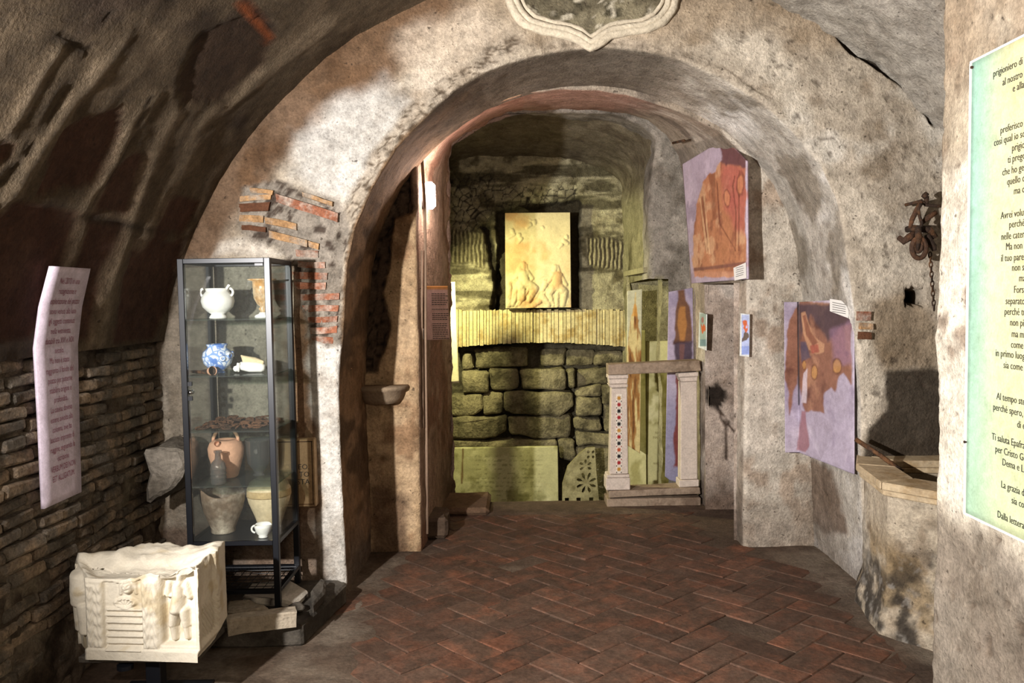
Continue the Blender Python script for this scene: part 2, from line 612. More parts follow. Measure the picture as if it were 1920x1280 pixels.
def split(pts, zs):
    """jamb, arch, jamb of a polyline that rises, arches and falls; jambs end at height zs"""
    pts = [tuple(p) for p in pts]
    i = next(k for k, p in enumerate(pts) if p[2] > zs)
    j = len(pts) - 1 - next(k for k, p in enumerate(pts[::-1]) if p[2] > zs)
    def cut(a, b):
        a, b = np.array(a), np.array(b)
        return tuple(a + (b - a) * (zs - a[2]) / (b[2] - a[2]))
    l = pts[:i] + [cut(pts[i - 1], pts[i])]
    r = [cut(pts[j + 1], pts[j])] + pts[j + 1:]
    return l, [l[-1]] + pts[i:j + 1] + [r[0]], r

def arch_grid(outer, inner, back, faces, soff, bevel=0.02):
    L = np.linalg.norm(outer - inner, axis=1, keepdims=True)
    edge = inner + (outer - inner) / np.maximum(L, 1e-4) * np.minimum(bevel, L * 0.3)
    rows = [outer + (edge - outer) * s for s in faces]
    D = np.linalg.norm(back - inner, axis=1, keepdims=True)
    first = inner + (back - inner) / D * bevel
    rows.append((rows[-1] + first) / 2 * 0.5 + inner * 0.5)
    rows.append(first)
    nf = len(rows)
    rows += [inner + (back - inner) * s for s in soff]
    return np.stack(rows, 1), nf      # (nt, nrows, 3)

def orient(P, toward):
    n = gnormals(P)
    if np.sum(n * (toward - P)) < 0: n = -n
    return n

N1 = (120, 260, 120)
I1 = [(652, 1128), (648, 1000), (640, 850), (636, 700), (640, 600), (648, 500), (664, 430), (685, 375), (712, 320), (740, 275), (775, 236), (808, 206),
      (850, 172), (900, 140), (950, 118), (997, 105), (1070, 91), (1138, 88), (1190, 92), (1241, 102), (1280, 113), (1320, 130), (1366, 151), (1428, 189), (1486, 247),
      (1538, 309), (1569, 375), (1584, 440), (1593, 510), (1604, 600), (1611, 700), (1615, 850), (1619, 1000), (1622, 1130)]
inner1 = curve_at(I1, Y1)
inner1[0][2] = -0.03
inner1[-1][2] = -0.03
l, a, r = split(inner1, 1.40)
IN1 = three(l, a, r, N1)
ang = np.linspace(math.pi - 0.175, 0.02, 120)
arc = [(VC[0] + VR * math.cos(t), Y1, VC[1] + VR * math.sin(t)) for t in ang]
OUT1 = three([(XL - .04, Y1, -0.03), (XL - .04, Y1, 1.2), arc[0]], arc, [arc[-1], (XR, Y1, -0.03)], N1)
# push the outline a little past the vault so that the two meet
ctr = np.array([VC[0], Y1, VC[1]])
OUT1 = ctr + (OUT1 - ctr) * np.array([1.02, 1, 1.02])
BK1 = IN1 + np.array([0, Y1B + 0.1 - Y1, 0])

HOLE = [(1699, 541), (1731, 543), (1730, 570), (1698, 571)]
BRICK_AREA = [(455, 350), (520, 342), (640, 375), (655, 420), (640, 480), (640, 640), (615, 645), (575, 630), (548, 500), (515, 470), (470, 445), (445, 420), (448, 380)]

def make_front():
    P, nf = arch_grid(OUT1, IN1, BK1, np.linspace(0, 1, 95), np.linspace(0.06, 1, 44))
    n = orient(P, np.array([0.43, 0.0, 1.4]))
    q = proj(P)
    c = varied(P, '#b3a796', '#cdc5b8', '#8a7b68', 2.6, 41)
    R = np.arange(P.shape[1])
    soff = np.broadcast_to(R >= nf - 1, P.shape[:2])
    face = ~soff
    h = 0.014 * fbm(P, 2.2, 4, 7) + 0.0035 * fbm(P, 18, 3, 8)
    # face: stains, paler and darker patches, the cabinet's shadow painted brown
    c = mixc(c, lin('#a39078'), face * 0.8 * sst(150, 40, q[..., 1] + 60 * fbm(P, 2, 3, 9)))
    vj = [(300, 660), (312, 560), (345, 470), (390, 400), (480, 275), (560, 155), (700, 55), (790, 0)]
    c = mixc(c, lin('#62452d'), face * 0.85 * nearline(q, P, vj, 105, 40, 10, 3))
    c = mixc(c, lin('#c6c3be'), face * 0.8 * inside(q, P, [(555, 255), (620, 200), (720, 150), (770, 190), (700, 300), (660, 380), (600, 370), (550, 320)], 22, 24, 12, 5))
    c = mixc(c, lin('#c9b9a6'), face * 0.7 * inside(q, P, [(740, 60), (900, 10), (945, 60), (850, 140), (790, 180)], 25, 25, 13, 5))
    c = mixc(c, lin('#8d8375'), face * 0.9 * inside(q, P, [(290, 660), (330, 500), (545, 480), (548, 1010), (330, 1010)], 20, 18, 14, 5))
    c = mixc(c, lin('#cfc6ba'), face * 0.8 * inside(q, P, [(410, 455), (470, 440), (540, 480), (400, 480)], 8, 10, 15, 9))
    c = mixc(c, lin('#77573d'), face * 0.9 * inside(q, P, [(545, 500), (580, 520), (592, 640), (585, 760), (600, 880), (604, 960), (545, 990)], 12, 18, 16, 6))  # cast shadow of the cabinet, painted as a brown band
    c = mixc(c, lin('#d6d2cb'), face * 0.9 * inside(q, P, [(582, 650), (640, 600), (650, 800), (662, 1100), (612, 1100), (600, 900), (582, 760)], 9, 24, 17, 6))
    c = mixc(c, lin('#6f5a4c'), face * 0.8 * inside(q, P, [(300, 1000), (596, 955), (612, 1030), (610, 1130), (300, 1130)], 12, 12, 18, 6))
    c = mixc(c, lin('#6a5544'), face * 0.7 * sst(0.10, 0.0, P[..., 2] + 0.05 * fbm(P, 8, 3, 19)))
    for pl in ([(1350, 70), (1420, 60), (1500, 130), (1520, 220), (1480, 215), (1400, 130)], [(1560, 330), (1610, 340), (1660, 420), (1690, 480), (1620, 470)],
               [(1605, 480), (1690, 470), (1740, 520), (1690, 530), (1640, 560), (1605, 600)], [(1606, 640), (1640, 600), (1660, 690), (1640, 790), (1608, 840)]):
        c = mixc(c, lin('#cfc4b3'), face * 0.75 * inside(q, P, pl, 14, 22, 20, 6))
    c = mixc(c, lin('#8b7a64'), face * 0.8 * inside(q, P, [(1640, 570), (1690, 545), (1755, 580), (1760, 695), (1660, 690), (1640, 640)], 12, 14, 22, 6))
    c = mixc(c, lin('#3b3228'), face * 0.95 * inside(q, P, [(1658, 694), (1700, 692), (1790, 694), (1790, 900), (1612, 870), (1632, 800), (1660, 770)], 5, 8, 23, 6))  # near-black patch behind the well, straight along its top
    # dark gap along the vault on the right
    g = nearline(q, P, [(1560, 48), (1600, 95), (1660, 130), (1705, 165), (1752, 228)], 9, 4, 24)
    c = mixc(c, lin('#241b14'), face * g)
    h = h - 0.03 * g * face
    # flaked plaster: bare core along the rim of the arch
    rim = face * nearline(q, P, [(634, 620), (642, 480), (662, 405), (712, 300), (782, 212), (855, 150), (925, 100), (962, 80)], 26, 9, 25, 7)
    rim = np.maximum(rim, face * nearline(q, P, [(1030, 88), (1100, 72), (1160, 80), (1300, 105), (1440, 175)], 13, 6, 26, 7) * 0.6)
    d1, d2 = worley(P + 0.02 * np.stack([fbm(P, 12, 3, 900 + k) for k in range(3)], -1), 17, 4)
    c = mixc(c, lin('#a89b8a'), 0.8 * rim)
    c = mixc(c, lin('#5f5244'), rim * sst(0.16, 0.02, d2 - d1))
    h = h - rim * (0.012 - 0.016 * (0.5 - d1) + 0.012 * fbm(P, 14, 4, 905))
    br = face * inside(q, P, BRICK_AREA, 5, 10, 27, 8)
    c = mixc(c, lin('#8e857a'), br)
    c = mixc(c, lin('#4b4038'), br * sst(0.15, 0.45, fbm(P, 30, 3, 28)))
    h = h - br * (0.016 + 0.006 * fbm(P, 40, 3, 29))
    ho = face * (1 - sst(-1.2, 1.2, sdpoly(q, HOLE)))
    c = mixc(c, lin('#17120e'), ho)
    h = h - 0.14 * ho
    pk = face * sst(0.62, 0.74, fbm(P, 26, 3, 30)) * (q[..., 0] > 1380)
    c = mixc(c, lin('#4d4136'), 0.6 * pk)
    h = h - 0.006 * pk
    # soffit: shade painted brown left, dark mottled crown, lit right painted in pale streaks
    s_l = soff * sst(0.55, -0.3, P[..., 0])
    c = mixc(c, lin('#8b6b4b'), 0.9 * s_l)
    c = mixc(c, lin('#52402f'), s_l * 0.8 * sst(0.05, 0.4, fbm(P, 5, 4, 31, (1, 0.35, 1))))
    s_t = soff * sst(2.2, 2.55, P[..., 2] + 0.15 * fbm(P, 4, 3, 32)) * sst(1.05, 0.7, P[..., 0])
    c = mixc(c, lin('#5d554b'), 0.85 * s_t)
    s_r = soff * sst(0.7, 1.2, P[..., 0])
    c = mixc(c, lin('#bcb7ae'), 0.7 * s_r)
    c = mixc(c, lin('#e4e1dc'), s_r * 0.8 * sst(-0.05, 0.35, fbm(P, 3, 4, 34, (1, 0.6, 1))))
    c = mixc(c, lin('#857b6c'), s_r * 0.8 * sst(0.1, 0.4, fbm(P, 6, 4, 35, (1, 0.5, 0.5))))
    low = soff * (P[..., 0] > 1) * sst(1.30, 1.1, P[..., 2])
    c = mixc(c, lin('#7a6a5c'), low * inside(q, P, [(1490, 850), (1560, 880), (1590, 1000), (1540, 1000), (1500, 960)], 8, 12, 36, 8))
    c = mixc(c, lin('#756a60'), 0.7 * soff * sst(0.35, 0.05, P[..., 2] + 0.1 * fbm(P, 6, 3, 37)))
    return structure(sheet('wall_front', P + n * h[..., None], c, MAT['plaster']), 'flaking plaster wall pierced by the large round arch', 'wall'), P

wall_front, _ = make_front()

# the thin Roman bricks laid bare left of the arch
MAT['roman'] = mineral('roman_brick', '#8f5b44', 0.5, 30, 0.4, 0.9, 90, 0.9, second='#a8978a', patch=0.54, rand=0.22, blotch=.4)
MAT['roman_tan'] = mineral('roman_brick_tan', '#b08a62', 0.5, 30, 0.4, 0.9, 90, 0.9, second='#a39484', patch=0.54, rand=0.2, blotch=.4)
MAT['roman_dark'] = mineral('roman_brick_dark', '#5e3d2b', 0.4, 30, 0.3, 0.7, 90, 0.9, rand=0.2)
RB = [(250, 308, 370, 328, 24, 1), (195, 358, 355, 346, 26, 1), (375, 338, 705, 443, 44, 0), (520, 333, 680, 383, 22, 1), (180, 398, 345, 388, 42, 2),
      (185, 450, 320, 456, 36, 1), (325, 462, 490, 498, 36, 1), (345, 533, 548, 585, 38, 1), (548, 588, 605, 606, 30, 1), (200, 505, 330, 515, 26, 2),
      (485, 632, 600, 640, 36, 0), (492, 694, 640, 700, 34, 0), (462, 750, 652, 754, 36, 0), (478, 803, 640, 806, 36, 0), (452, 864, 715, 864, 33, 0),
      (450, 924, 705, 924, 32, 0), (455, 984, 708, 984, 29, 0), (560, 1040, 702, 1036, 33, 0), (570, 1085, 682, 1090, 34, 0)]
for k, (x0, y0, x1, y1, th, mt) in enumerate(RB):
    f = lambda x, y: at(380 + x / 2.782, 240 + y / 2.782, Y=Y1 + 0.003)
    b = MB().prism([f(x0, y0), f(x1, y1), f(x1 - 4, y1 + th), f(x0 + 3, y0 + th)], (0, 0.05, 0)).build('brick', [MAT['roman'], MAT['roman_tan'], MAT['roman_dark']][mt], wall_front)
    roughen(b, 0.007, 14, 2, k)
for k, (x0, y0, x1, y1, mt) in enumerate([(1610, 583, 1634, 600, 0), (1613, 606, 1637, 618, 1), (1612, 622, 1634, 636, 2)]):
    f = lambda x, y: at(x, y, Y=Y1 - 0.02)
    b = MB().prism([f(x0, y0), f(x1, y0), f(x1, y1), f(x0, y1)], (0, 0.05, 0)).build('brick', [MAT['roman'], MAT['roman_tan'], MAT['roman_dark']][mt], wall_front)
    roughen(b, 0.006, 14, 2, k + 40)

# ---------------------------------------------------------------- inner arch (second) and the passage behind it
N2 = (90, 170, 90)
I2 = [(790, 1040), (787, 850), (784, 600), (781, 400), (778, 306), (788, 290), (846, 246), (915, 199), (984, 176), (1052, 168), (1121, 170), (1173, 179), (1224, 196),
      (1290, 216), (1345, 243), (1384, 275), (1399, 305), (1400, 520), (1396, 700), (1393, 1003)]
B2 = [(850, 940), (846, 800), (842, 500), (840, 300), (846, 272), (880, 245), (915, 225), (949, 212), (984, 207), (1052, 203), (1121, 206), (1173, 213), (1215, 226), (1250, 252), (1274, 290), (1285, 340), (1291, 430), (1294, 530), (1298, 930)]
in2 = curve_at(I2, Y2); in2[0][2] = in2[-1][2] = -0.03
bk2 = curve_at(B2, Y3); bk2[0][2] = bk2[-1][2] = -0.03
l, a, r = split(in2, 1.9); IN2 = three(l, a, r, N2)
l, a, r = split(bk2, 1.9); BK2 = three(l, a, r, N2)
o2 = inner1.copy(); o2[:, 1] = Y2
o2 = np.array([0.43, Y2, 1.4]) + (o2 - np.array([0.43, Y2, 1.4])) * np.array([1.07, 1, 1.06])
o2[0][2] = o2[-1][2] = -0.03
l, a, r = split(o2, 1.9); OUT2 = three(l, a, r, N2)
NICHE_Y, NICHE_Z = (4.84, 5.5), 1.52
ys_ = np.unique(np.r_[np.linspace(4.76, 6.0, 46), NICHE_Y[0], NICHE_Y[1]])
soff2 = (ys_ - Y2) / (Y3 - Y2)
P2, nf2 = arch_grid(OUT2, IN2, BK2, np.linspace(0, 1, 34), soff2)
kz = 90 + 170 + np.argmin(np.abs(P2[260:, nf2 + 3, 2] - NICHE_Z))
P2[kz, :, 2] = NICHE_Z
skip2 = np.zeros(P2.shape[:2], bool)
for r_ in range(nf2, P2.shape[1]):
    yy = P2[kz + 5, r_, 1]
    if NICHE_Y[0] - 1e-3 <= yy <= NICHE_Y[1] + 1e-3: skip2[kz:, r_] = True

def make_inner():
    P = P2
    n = orient(P, np.array([0.43, 3.0, 1.4]))
    q = proj(P)
    soff = np.broadcast_to(np.arange(P.shape[1]) >= nf2 - 1, P.shape[:2])
    face = ~soff
    left = P[..., 0] < 0.1
    c = varied(P, '#a79a8a', '#c0b6a8', '#82766a', 3.0, 141)
    h = 0.012 * fbm(P, 2.5, 4, 107) + 0.003 * fbm(P, 20, 3, 108)
    c = mixc(c, lin('#bd9e78'), 0.85 * (face & left))
    c = mixc(c, lin('#8a6a4e'), (face & left) * 0.8 * sst(0.05, 0.4, fbm(P, 5, 4, 109)))
    c = mixc(c, lin('#5d4636'), (face & left) * 0.8 * inside(q, P, [(690, 900), (735, 900), (760, 960), (745, 1040), (690, 1040)], 14, 22, 110, 7))
    rb = (face & left) * inside(q, P, [(640, 330), (700, 360), (770, 290), (790, 300), (784, 396), (735, 408), (730, 480), (716, 560), (736, 600), (716, 660), (706, 700), (640, 705)], 4, 9, 111, 9)
    d1, d2 = worley(P, 15, 6)
    c = mixc(c, lin('#58473a'), rb)
    c = mixc(c, lin('#231b15'), rb * sst(0.14, 0.02, d2 - d1))
    h = h - rb * (0.055 - 0.06 * (0.6 - d1))
    # left reveal, pinkish
    c = mixc(c, lin('#a98c78'), 0.85 * (soff & left))
    c = mixc(c, lin('#8a6450'), (soff & left) * 0.8 * sst(0.0, 0.4, fbm(P, 4, 4, 112)))
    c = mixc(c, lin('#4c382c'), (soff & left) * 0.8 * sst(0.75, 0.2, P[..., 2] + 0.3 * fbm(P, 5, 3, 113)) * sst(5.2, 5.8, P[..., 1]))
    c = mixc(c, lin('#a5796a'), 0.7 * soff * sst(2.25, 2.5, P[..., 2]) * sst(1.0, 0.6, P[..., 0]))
    # right pier and right wall
    rp = P[..., 0] > 1.2
    c = mixc(c, lin('#cfc6b8'), 0.75 * (face & rp))
    c = mixc(c, lin('#a38f7c'), (face & rp) * 0.8 * sst(0.05, 0.35, fbm(P, 6, 4, 114)))
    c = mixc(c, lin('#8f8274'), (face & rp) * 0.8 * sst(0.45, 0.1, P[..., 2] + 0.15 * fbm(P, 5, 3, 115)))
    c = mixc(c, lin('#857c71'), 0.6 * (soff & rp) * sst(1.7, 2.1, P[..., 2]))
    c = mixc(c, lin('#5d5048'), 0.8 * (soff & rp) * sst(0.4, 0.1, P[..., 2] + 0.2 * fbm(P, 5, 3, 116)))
    back_edge = soff * left * sst(5.85, 6.0, P[..., 1])
    h = h + back_edge * 0.03 * fbm(P, 12, 4, 117)
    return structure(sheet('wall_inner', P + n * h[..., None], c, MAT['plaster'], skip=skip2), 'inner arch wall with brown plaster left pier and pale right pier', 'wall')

wall_inner = make_inner()

def make_niche():
    pl = resample([(1.30, NICHE_Y[0]), (1.72, NICHE_Y[0] - 0.02), (1.76, NICHE_Y[1] - 0.02), (1.285, NICHE_Y[1])], 90)
    zs = np.linspace(-0.03, NICHE_Z + 0.01, 70)
    P = np.stack([np.repeat(pl[:, 0:1], 70, 1), np.repeat(pl[:, 1:2], 70, 1), np.repeat(zs[None], 90, 0)], -1)
    n = orient(P, np.array([1.4, 5.1, 0.7]))
    q = proj(P)
    c = varied(P, '#b5a598', '#c9bcb0', '#948478', 4, 151)
    c = mixc(c, lin('#6d5c50'), sst(0.35, 0.0, P[..., 2] + 0.15 * fbm(P, 5, 3, 152)))
    burn = inside(q, P, [(1322, 728), (1345, 722), (1362, 732), (1360, 752), (1348, 768), (1328, 762), (1320, 745)], 3, 6, 153, 14)
    c = mixc(c, lin('#2b231d'), burn)
    h = 0.008 * fbm(P, 4, 4, 154) - 0.03 * burn * sst(-0.2, 0.4, fbm(P, 20, 3, 155))
    for ln in ([(1347, 768), (1360, 800), (1361, 862)], [(1360, 800), (1384, 772)], [(1350, 770), (1380, 815)]):
        m = nearline(q, P, ln, 2.4, 0.8, 156)
        c = mixc(c, lin('#4a3c33'), m)
        h = h - 0.006 * m
    o = sheet('niche', P + n * h[..., None], c, MAT['plaster'], wall_inner)
    t = MB().span((1.28, NICHE_Y[0] - 0.02, NICHE_Z), (1.78, NICHE_Y[1] + 0.02, NICHE_Z + 0.03)).build('niche_ceiling', mineral('niche_ceiling_plaster', '#75695c', 0.3, 12), wall_inner)

make_niche()

# ---------------------------------------------------------------- third arch and the pit chamber
N3 = (80, 150, 80)
I3 = [(852, 955), (848, 800), (844, 500), (842, 300), (848, 275), (880, 250), (915, 230), (949, 217), (984, 212), (1052, 208), (1121, 212), (1173, 222), (1207, 239), (1228, 258), (1231, 282),
      (1222, 312), (1216, 350), (1214, 600), (1214, 955)]
in3 = curve_at(I3, Y3); in3[0][2] = in3[-1][2] = -0.7
l, a, r = split(in3, 1.9); IN3 = three(l, a, r, N3)
o3 = bk2.copy(); o3[0][2] = o3[-1][2] = -0.7
o3 = np.array([0.43, Y3, 1.4]) + (o3 - np.array([0.43, Y3, 1.4])) * np.array([1.05, 1, 1.04])
l, a, r = split(o3, 1.9); OUT3 = three(l, a, r, N3)
_o = IN3 - np.array([0.27, Y3, 1.6]); _o[:, 1] = 0
_k = sst(-0.1, 0.7, IN3[:, 0])[:, None]
BK3 = IN3 + (0.10 + 0.45 * _k) * np.array([0, 1.0, 0]) + (0.03 + 0.02 * _k) * _o / np.linalg.norm(_o, axis=1, keepdims=True)

def make_third():
    P, nf = arch_grid(OUT3, IN3, BK3, np.linspace(0, 1, 24), np.linspace(0.12, 1, 20), 0.04)
    n = orient(P, np.array([0.43, 4.0, 1.4]))
    q = proj(P)
    c = varied(P, '#8d877d', '#a29b90', '#6a645b', 4, 161)
    h = 0.02 * fbm(P, 4, 4, 162) + 0.006 * fbm(P, 20, 3, 163)
    ni = inside(q, P, [(1219, 960), (1219, 545), (1228, 518), (1240, 516), (1249, 540), (1253, 600), (1253, 960)], 2, 2, 164)
    c = mixc(c, lin('#87826a'), ni)
    c = mixc(c, lin('#a88a7a'), 0.6 * (P[..., 0] < 0))
    op = (P[..., 0] > .9) & (q[..., 0] < 1254) & (P[..., 2] < 1.58)
    return structure(sheet('wall_third', P + n * h[..., None], c, MAT['plaster'], skip=op), 'grey plastered pier and rim of the third arch before the pit', 'wall')

make_third()

def make_chamber():
    # barrel over the pit: left side, vault, right side
    def prof(xl, xr, spring, top, Y, wob=0):
        a = [(xl + (xr - xl) * 0.5 * (1 - math.cos(t)), Y, spring + (top - spring) * math.sin(t) ** 0.8) for t in np.linspace(0, math.pi, 60)]
        return np.concatenate([resample([(xl, Y, -0.72), (xl, Y, spring)], 50)[:-1], resample(a, 90), resample([(xr, Y, spring), (xr, Y, -0.72)], 50)[1:]])
    A = prof(-0.98, 1.085, 2.45, 2.97, Y3 + 0.02)
    B = prof(-0.98, 0.995, 2.36, 2.70, Y4 + 0.03)
    P = np.stack([A + (B - A) * s for s in np.linspace(0, 1, 70)], 1)
    n = orient(P, np.array([0.2, 6.7, 1.3]))
    c = varied(P, '#8a8468', '#a39c80', '#5d573f', 4, 171)
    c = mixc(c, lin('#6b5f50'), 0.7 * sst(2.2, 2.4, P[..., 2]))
    h = 0.02 * fbm(P, 4, 4, 172) + 0.008 * fbm(P, 18, 3, 173)
    sk = (P[..., 0] > .95) & (P[..., 1] > 6.12) & (P[..., 1] < 7.1) & (P[..., 2] < 1.62)
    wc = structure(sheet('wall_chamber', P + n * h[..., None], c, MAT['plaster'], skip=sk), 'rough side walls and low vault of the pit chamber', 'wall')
    pl = resample([(.99, 6.09), (1.50, 6.09), (1.50, 7.12), (.99, 7.12)], 80)
    zs = np.linspace(-.72, 1.64, 60)
    P = np.stack([np.repeat(pl[:, 0:1], 60, 1), np.repeat(pl[:, 1:2], 60, 1), np.repeat(zs[None], 80, 0)], -1)
    n = orient(P, np.array([1.2, 6.6, .6]))
    sheet('alcove', P + n * (.015 * fbm(P, 5, 4, 177))[..., None], varied(P, '#99916f', '#b0a884', '#6f684c', 5, 178), MAT['rubble'], wc, skip=(P[..., 1] < 6.12) & (P[..., 0] < 1.40))
    MB().span((.97, 6.07, 1.62), (1.54, 7.15, 1.66)).build('alcove_ceiling', MAT['block'] if 'block' in MAT else mineral('alcove_ceiling_stone', '#8a8468', .3, 12), wc)
    X, Y = np.meshgrid(np.linspace(-1.0, 1.56, 40), np.linspace(5.78, Y4 + .05, 40), indexing='ij')
    P = np.stack([X, Y, np.full_like(X, -0.7)], -1)
    P[..., 2] += 0.03 * fbm(P, 5, 3, 175)
    structure(sheet('floor_pit', P, varied(P, '#57503f', '#6b644f', '#3c372c', 5, 176), MAT['rubble']), 'sunken earth floor of the pit behind the balustrade', 'floor')
    # the edge where the brick floor breaks off
    b = MB().span((-0.6, 5.70, -0.74), (1.32, 5.815, -0.012)).build('trim_1', mineral('step_stone', '#6b5a4a', 0.4, 12, 0.2, 0.8, 50), None, False, 0.012)
    roughen(b, 0.012, 6, 4, 3)
    structure(b, 'worn stone edge where the floor drops to the pit', 'step')

make_chamber()

# ---------------------------------------------------------------- end wall: rubble, brick lintel, stone blocks
def make_back():
    xs = np.linspace(-1.0, 1.03, 230)
    zs = np.linspace(-0.75, 2.75, 380)
    X, Z = np.meshgrid(xs, zs, indexing='ij')
    P = np.stack([X, np.full_like(X, Y4), Z], -1)
    q = proj(P)
    c = varied(P, '#b3ab8c', '#cdc5a2', '#6d654c', 4, 181)
    lay = fbm(P, 7, 4, 182, (0.35, 1, 2.2))
    h = 0.02 * lay + 0.008 * fbm(P, 20, 3, 183)
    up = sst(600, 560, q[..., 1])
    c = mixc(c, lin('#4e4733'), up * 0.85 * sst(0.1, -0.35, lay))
    d1, d2 = worley(P, 14, 8)
    rub = inside(q, P, [(845, 335), (930, 318), (925, 400), (910, 440), (900, 430), (845, 470)], 6, 12, 184, 8)
    rub = np.maximum(rub, inside(q, P, [(930, 345), (1085, 345), (1086, 400), (930, 402)], 6, 8, 185, 8))
    h = h + rub * (-0.03 + 0.06 * (0.5 - d1))
    c = mixc(c, lin('#38322a'), rub * sst(0.12, 0.02, d2 - d1))
    for x0, x1, y0, y1 in ((845, 908, 430, 498), (1098, 1172, 445, 505)):       # broken hollow tiles with upright ribs
        m = inside(q, P, [(x0, y0), (x1, y0 + 6), (x1 - 2, y1), (x0, y1 - 5)], 4, 8, 186, 8)
        fl = np.sin(X * 170 + 2 * fbm(P, 10, 2, 187))
        h = h + m * (0.03 + 0.012 * fl)
        c = mixc(c, lin('#b8ae8a'), m * 0.7)
        c = mixc(c, lin('#5f5740'), m * sst(0.3, -0.6, fl))
    ni = inside(q, P, [(933, 395), (1088, 372), (1089, 590), (930, 590)], 2.5, 4, 188, 12)
    c = mixc(c, lin('#4f4836'), ni)
    h = h - 0.17 * ni
    sl = inside(q, P, [(905, 425), (918, 424), (938, 520), (930, 582), (922, 582), (925, 530)], 2.5, 5, 189, 12)
    h = h - 0.10 * sl
    c = mixc(c, lin('#3a3428'), sl)
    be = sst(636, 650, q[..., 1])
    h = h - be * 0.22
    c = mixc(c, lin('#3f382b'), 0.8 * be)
    P[..., 1] -= h
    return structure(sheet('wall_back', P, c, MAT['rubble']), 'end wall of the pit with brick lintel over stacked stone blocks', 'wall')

wall_back = make_back()
MAT['lintel'] = mineral('lintel_brick', '#c8ba8c', 0.3, 25, 0.0, 0.6, 80, 0.9, second='#a8905c', patch=0.56, rand=0.16)
rnd = random.Random(9)
x = 852.0
while x < 1178:
    w = rnd.choice((5.2, 6.0, 6.6, 7.4, 8.2))
    t = (x - 852) / 326
    lo = 651 - 9 * math.sin(math.pi * t)
    yy = Y4 - 0.055 - rnd.uniform(0, 0.012)
    f = lambda a, b: at(a, b, Y=yy)
    b = MB().prism([f(x + .5, 581 + rnd.uniform(-2, 2)), f(x + w - .5, 581 + rnd.uniform(-2, 2)), f(x + w - .5, lo + rnd.uniform(-1, 1)), f(x + .5, lo + rnd.uniform(-1, 1))], (0, 0.12, 0)).build('brick', MAT['lintel'], wall_back)
    x += w
MAT['block'] = mineral('tufa_block', '#9a9070', 0.45, 14, 0.3, 1.0, 50, 0.95, second='#5c5540', patch=0.52, rand=0.2, dist=0.015)
ST = [[(240, 185), (610, 180), (612, 305), (260, 328)], [(175, 220), (238, 225), (245, 325), (170, 325)], [(680, 200), (860, 190), (858, 300), (690, 300)],
      [(866, 192), (1050, 200), (1040, 290), (866, 300)], [(1056, 205), (1240, 205), (1240, 290), (1048, 300)],
      [(165, 332), (332, 332), (335, 478), (160, 480)], [(345, 330), (545, 328), (545, 440), (480, 470), (370, 470)], [(552, 330), (850, 320), (860, 465), (560, 462)],
      [(858, 330), (915, 330), (910, 450), (865, 455)], [(85, 500), (295, 490), (300, 590), (250, 630), (85, 640)], [(305, 490), (440, 482), (435, 625), (310, 630)],
      [(447, 480), (910, 472), (918, 570), (830, 635), (500, 630), (447, 600)], [(85, 650), (470, 642), (465, 740), (380, 775), (85, 795)],
      [(472, 645), (890, 642), (895, 785), (680, 790), (478, 770)], [(925, 522), (1090, 522), (1100, 640), (920, 640)], [(920, 650), (1100, 650), (1100, 735), (920, 740)],
      [(918, 455), (1100, 432), (1095, 512), (925, 515)], [(930, 340), (1130, 308), (1130, 422), (920, 445)], [(1100, 432), (1240, 430), (1240, 556), (1098, 556)],
      [(1106, 562), (1240, 562), (1240, 740), (1108, 740)], [(85, 802), (800, 792), (800, 850), (85, 860)], [(806, 792), (915, 792), (915, 938), (812, 940)],
      [(922, 750), (1240, 746), (1240, 832), (930, 838)], [(922, 842), (1240, 838), (1240, 1240), (922, 1240)], [(85, 870), (800, 860), (800, 1240), (85, 1240)]]
for k, pl in enumerate(ST):
    yy = Y4 + 0.04 - 0.06 * ((k * 37) % 10) / 10 + (0.1 if k in (2, 3, 4, 17) else 0)
    b = MB().prism([at(820 + x / 3.555, 600 + y / 3.555, Y=yy) for x, y in pl], (0, 0.24, 0)).build('stone', MAT['block'], wall_back, False, 0.016)
    roughen(b, 0.026, 6, 3, k)
    b.data.polygons.foreach_set('use_smooth', [True] * len(b.data.polygons))

